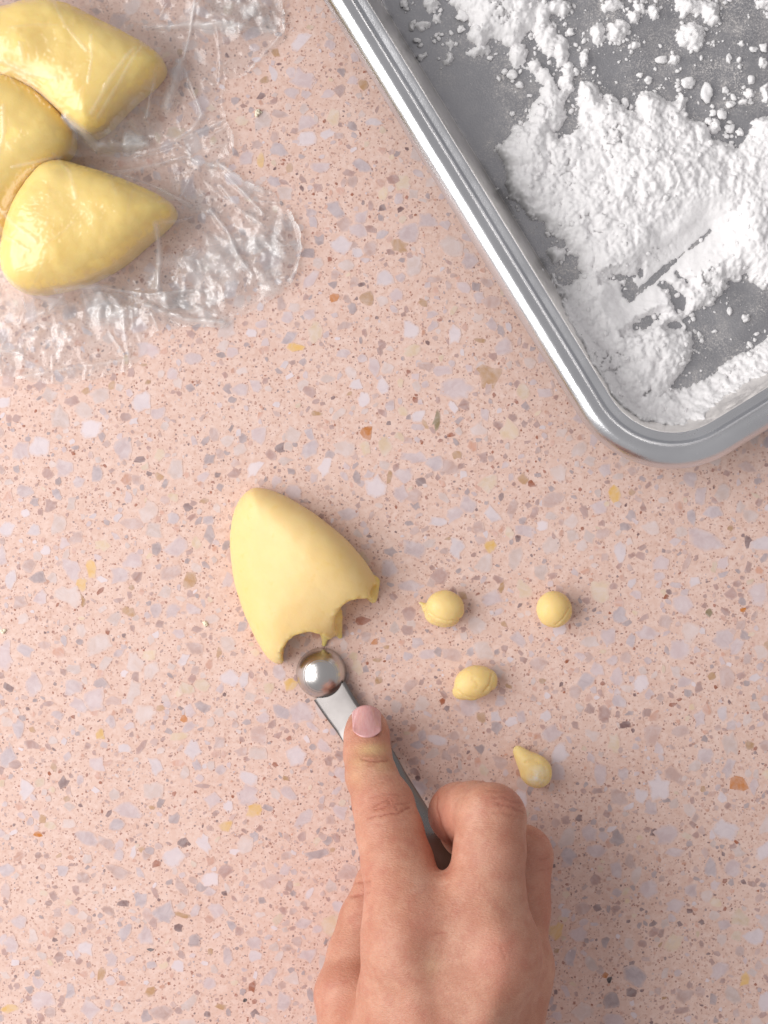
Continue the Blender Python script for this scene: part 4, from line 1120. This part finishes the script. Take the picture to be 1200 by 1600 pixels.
# ------------------------------------------------------------------ the hand
def hand():
    def J(px, py, z, r): return (*P(px, py, z), r)
    index = [J(644,1472,56,11.4), J(632,1400,50,10.7), J(621,1350,44,10.1), J(609,1300,38.5,9.4), J(599,1258,33,8.7), J(580,1212,26,7.3), J(574,1178,19.5,6.8), J(573,1152,14.2,6.5), J(573,1137,10.9,6.3)]
    middle = [J(748,1488,58,12.6), J(760,1390,54,10.6), J(765,1330,51,9.9), J(767,1279,47.5,9.9), J(742,1272,38,9.2), J(718,1271,29.5,8.8), J(731,1298,21,8.0), J(748,1322,15,7.4)]
    ring = [J(792,1512,36,11.6), J(805,1420,31,10.0), J(815,1338,26,9.2), J(788,1335,20,8.6), J(765,1345,12,8.0), J(755,1375,9,7.2)]
    pinky = [J(788,1575,24,11.0), J(806,1480,17,8.4), J(815,1420,14,8.0), J(785,1425,9,7.2), J(770,1450,8,6.6)]
    thumb = [J(602,1730,38,16), J(572,1630,33,12.6), J(550,1555,27,10.6), J(564,1492,20,9.4), J(580,1440,15,9.2), J(602,1385,11,8.6), J(618,1352,8,7.4)]
    pal = [(J(644,1472,56,11.2), J(660,1800,50,19)), (J(748,1488,57,12.6), J(690,1800,52,19)), (J(792,1512,36,11.6), J(722,1800,42,19)), (J(788,1575,24,11.0), J(734,1800,36,18)),
           (J(644,1472,55,11), J(748,1488,56,12)), (J(748,1488,56,12), J(792,1512,36,11.0)), (J(700,1600,34,20), J(690,1800,38,24)), (J(640,1560,46,14), J(640,1750,44,18)), (J(690,1790,45,23), J(700,2250,62,30))]
    pts = index + middle + ring + pinky + thumb
    a = np.array([[p[0] - p[3], p[1] - p[3], p[2] - p[3]] for p in pts]).min(0) - 2
    b = np.array([[p[0] + p[3], p[1] + p[3], p[2] + p[3]] for p in pts]).max(0) + 2
    a[1] = P(700, 2080, 55)[1]; a[0] = min(a[0], P(540, 1900, 50)[0]); a[2] = -.5; b[2] = max(b[2], 92); b[0] = max(b[0] + 2, P(880, 2000, 60)[0])
    h = .62
    X, Y, Z = grid3(a, b, h)
    def chain(c, k):
        f = None
        for p, q in zip(c[:-1], c[1:]):
            d = cone(X, Y, Z, p, q)
            f = d if f is None else smin(f, d, k)
        return f
    palm = None
    for p, q in pal:
        d = cone(X, Y, Z, p, q); palm = d if palm is None else smin(palm, d, 11.0)
    f = smin(palm, chain(index, 2.5), 7.0)
    f = smin(f, chain(middle[:4], 2.5), 7.0)
    mid2 = chain(middle[3:], 2.2)
    f = smin(f, mid2, 1.6)
    r = smin(chain(ring[:3], 2.5), chain(ring[2:], 2.0), 1.5)
    f = smin(f, r, 2.2)
    f = smin(f, chain(pinky, 2.0), 2.2)
    th = chain(thumb, 3.5)
    web = cone(X, Y, Z, J(572,1630,34,12), J(640,1590,46,12))
    th = smin(th, web, 7.0)
    low = np.clip((P(0, 1535, 35)[1] - Y) / 16, 0, 1)                # the thumb root melts into the hand, its end stays apart
    f = np.where(low > .01, smin(f, th, .4 + 7 * low), smin(f, th, .4)).astype(np.float32)
    # knuckle mounds, tendons, hollows between them
    for px, py, z, rr, k in ((776,1496,59,7.0,7),(648,1476,58,6.5,7)):
        p = P(px, py, z); f = smin(f, np.sqrt((X - p[0]) ** 2 + (Y - p[1]) ** 2 + (Z - p[2]) ** 2) - rr - 3.2, k)
    for A, B in (((778,1505,66),(700,1800,68)),((650,1480,65),(665,1800,66))):
        f = smin(f, cone(X, Y, Z, (*P(*A), 3.0), (*P(*B), 3.0)), 5.0)
    p = P(704, 1455, 80); f = smax(f, -(np.sqrt((X - p[0]) ** 2 + ((Y - p[1]) * .45) ** 2 + (Z - p[2]) ** 2) - 10.5), 8.0)
    # side-to-side swell of the joints and the pads
    f[:, :2, :] = np.maximum(f[:, :2, :], .5)
    v, q = surface_nets(f, a, h)
    v = smooth_mesh(v, q, 6)
    n = vert_normals(v, q)
    # the open end of the wrist is out of the picture
    k = (CAM_H - v[:, 2]) / CAM_H * .2
    px = 600 + v[:, 0] / k; py = 800 - v[:, 1] / k
    up = np.clip(n[:, 2] * 2.5, 0, 1)
    CREASES = [([(565,1186),(575,1189),(588,1190),(606,1187)],1.1,.75,.26),([(566,1196),(590,1194)],1.4,.15,.08),([(572,1180),(586,1181)],1.2,.25,.08),
               ([(583,1260),(596,1254),(607,1251)],.9,.85,.22),([(585,1264),(598,1262),(607,1257)],.9,.7,.20),([(573,1278),(588,1275),(604,1272),(622,1270),(641,1262)],1.0,.9,.26),([(605,1241),(606,1250),(611,1258)],.9,.6,.18),
               ([(612,1249),(617,1260),(622,1266)],.8,.5,.14),([(620,1255),(632,1256),(642,1254)],.9,.55,.18),([(580,1246),(600,1240),(625,1243)],1.1,.3,.12),([(578,1226),(600,1222)],1.0,.2,.1),([(575,1290),(610,1284),(635,1280)],1.0,.2,.1),
               ([(778,1256),(796,1260),(818,1268)],1.1,.5,.22),([(770,1244),(792,1248),(815,1256)],1.0,.4,.18),([(772,1268),(800,1274),(817,1279)],1.0,.3,.14),([(760,1234),(790,1238)],1.0,.25,.12),
               ([(552,1381),(563,1379),(577,1378)],1.1,.9,.30),([(546,1402),(560,1398),(577,1394)],1.2,.75,.26),([(556,1368),(574,1366)],1.0,.35,.14),
               ([(683,1243),(682,1262),(689,1290),(707,1322)],1.2,.7,.3),([(712,1290),(700,1300)],1.0,.2,.1),([(682,1457),(690,1458),(697,1457)],1.2,.5,.06),
               ([(845,1345),(858,1338)],1.2,.4,.16),([(842,1362),(860,1356)],1.1,.35,.14),([(720,1500),(735,1520)],1.0,.15,.06),([(783,1478),(790,1500)],1.1,.25,.08),([(688,1368),(700,1364)],1.5,.5,.1)]
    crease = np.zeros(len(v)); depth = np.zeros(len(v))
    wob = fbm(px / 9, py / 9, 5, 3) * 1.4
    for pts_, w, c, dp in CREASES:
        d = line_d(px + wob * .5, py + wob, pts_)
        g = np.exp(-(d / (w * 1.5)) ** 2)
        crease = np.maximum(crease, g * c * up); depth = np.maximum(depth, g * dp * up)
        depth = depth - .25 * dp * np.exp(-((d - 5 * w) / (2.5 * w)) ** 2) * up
    # many faint skin lines over the knuckles
    for cx, cy, rx, ry in ((604,1258,42,24),(582,1185,34,16),(795,1262,34,24),(560,1388,20,24)):
        w = np.exp(-((px - cx) / rx) ** 2 - ((py - cy) / ry) ** 2)
        t = np.abs(np.sin((py + fbm(px / 14, py / 14, 8, 3) * 9) * .62))
        depth += w * (1 - t) ** 4 * .10 * up; crease = np.maximum(crease, w * (1 - t) ** 4 * .30 * up)
    v = v - n * depth[:, None] * 1.5
    red = np.zeros(len(v)); yel = np.zeros(len(v))
    for cx, cy, rx, ry, a_ in ((788,1492,34,42,.55),(688,1458,14,7,.35),(665,1440,26,40,.32),(574,1160,34,9,.40),(545,1150,10,30,.25),(606,1155,8,34,.30),(600,1256,34,20,.35),(690,1290,24,44,.5),(800,1250,32,26,.38),(845,1360,24,70,.28),(500,1560,26,40,.2),(570,1400,22,70,.22),(790,1340,26,60,.26),(700,1560,60,40,.08)):
        red = np.maximum(red, a_ * np.exp(-((px - cx) / rx) ** 2 - ((py - cy) / ry) ** 2))
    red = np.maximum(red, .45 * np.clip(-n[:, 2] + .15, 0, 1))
    for cx, cy, rx, ry, a_ in ((582,1171,26,10,.75),(560,1192,16,16,.35),(600,1195,20,12,.3),(672,1510,12,20,.15),(556,1210,14,20,.25)):
        yel = np.maximum(yel, a_ * np.exp(-((px - cx) / rx) ** 2 - ((py - cy) / ry) ** 2))
    for A, B, w_, a_ in (((786,1520),(735,1640),7,.20),((660,1500),(668,1640),7,.16),((705,1430),(700,1560),16,-.18),((850,1300),(862,1480),9,.18)):
        d_ = line_d(px, py, [A, B]); g_ = a_ * np.exp(-(d_ / w_) ** 2); red = np.clip(red + g_, 0, 1)
    # bed of the nail: press the skin back a little under the plate
    D = np.array(index[-3][:3]); Tp = np.array(index[-1][:3])
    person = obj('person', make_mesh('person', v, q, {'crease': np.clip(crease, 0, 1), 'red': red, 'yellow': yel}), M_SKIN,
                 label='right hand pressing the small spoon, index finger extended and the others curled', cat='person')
    # fingernail
    ax = Tp - D; ax /= np.linalg.norm(ax)
    side = np.cross(ax, np.array([0, 0, 1.0])); side /= np.linalg.norm(side)
    nup = np.cross(side, ax)
    nu, nv = 15, 17
    base0 = P(573.5, 1152, 15.0); tip0 = P(573, 1104, 12.0)
    V = []
    for j in range(nv):
        t = j / (nv - 1)                                  # 0 at the cuticle, 1 at the free edge
        for i in range(nu):
            u = i / (nu - 1) * 2 - 1
            half = 4.45 * (1 - .10 * (1 - t)) * (1.0 if t > .1 else 1)
            endc = (u * u) * (-2.3 if t > .5 else 2.3) * (abs(t - .5) * 2) ** 3      # rounded at both ends
            along = t * 9.6 + endc * .75
            up_ = 4.0 - 2.5 * u * u - .004 * (along) ** 2 * 1.0 - .0
            V.append(base0 + ax * np.array([1, 1, 1]) * 0 + np.array([0, 1.0, 0]) * 0 + side * u * half + ax * along * 1.0 + nup * (up_ + 0))
    V = np.array(V)
    return person, V, (nu, nv), f, a, h, (side, ax, nup, base0)
PERSON, NAILV, NAILN, HF, HA, HH, FR = hand()

def nail():
    """lay the nail plate on the skin: march each point along the finger's up axis onto the hand surface"""
    side, ax, nup, base0 = FR
    nu, nv = NAILN
    def samp(p):
        g = np.clip((p - HA) / HH, 0, np.array(HF.shape) - 1.001); i = g.astype(int); w = g - i
        s = 0
        for a in (0, 1):
            for b in (0, 1):
                for c in (0, 1):
                    s = s + HF[i[:, 0] + a, i[:, 1] + b, i[:, 2] + c] * (w[:, 0] if a else 1 - w[:, 0]) * (w[:, 1] if b else 1 - w[:, 1]) * (w[:, 2] if c else 1 - w[:, 2])
        return s
    # plan outline in the photo, then height from the finger; the free edge runs on past the fingertip
    V = np.zeros((nv, nu, 3))
    for j in range(nv):
        t = j / (nv - 1)
        for i in range(nu):
            u = i / (nu - 1) * 2 - 1
            half = 22.5 + 0.5 * t
            c = abs(u) ** 2.4
            py = 1152.5 - 50.5 * t + (-11 * c * (1 - t) ** 2.2) + 11 * c * t ** 2.2
            px = 573.5 - 1.0 * t + u * half
            V[j, i] = (px, py, 0)
    flat = V.reshape(-1, 3)
    z = np.full(len(flat), 30.0)
    for _ in range(160):
        p = np.array([P(a, b, c) for a, b, c in zip(flat[:, 0], flat[:, 1], z)])
        d = samp(p)
        z = np.where((d > .02) & (z > 4), z - np.clip(d * .5, .02, 1.0), z)
    z = z.reshape(nv, nu)
    # a stiff plate: straight along, evenly arched across
    mid = nu // 2
    zc = np.interp(np.arange(nv), [0, nv * .45], [z[0, mid], z[int(nv * .45), mid]])
    sl = (z[int(nv * .5), mid] - z[1, mid]) / (nv * .5 - 1)
    zc = z[1, mid] + sl * .92 * (np.arange(nv) - 1)
    zz = np.zeros((nv, nu))
    for j in range(nv):
        for i in range(nu):
            u = i / (nu - 1) * 2 - 1
            zz[j, i] = zc[j] + .30 - 1.9 * u * u - .5 * u ** 4 - .25 * max(0, .12 - j / (nv - 1)) / .12
    top = np.array([P(a, b, c) for a, b, c in zip(flat[:, 0], flat[:, 1], zz.ravel())])
    low = top - np.array([0, 0, .45])
    idx = np.arange(nu * nv).reshape(nv, nu)
    q = np.stack([idx[:-1, :-1], idx[:-1, 1:], idx[1:, 1:], idx[1:, :-1]], -1).reshape(-1, 4)
    rimi = np.concatenate([idx[0, :], idx[1:, -1], idx[-1, -2::-1], idx[-2:0:-1, 0]])
    m = nu * nv; rn = np.roll(rimi, -1)
    qs = np.stack([rimi, rn, rn + m, rimi + m], 1)
    obj('fingernail', make_mesh('fingernail', np.concatenate([top, low]), np.concatenate([q, q[:, ::-1] + m, qs[:, ::-1]])), M_NAIL, PERSON)
nail()
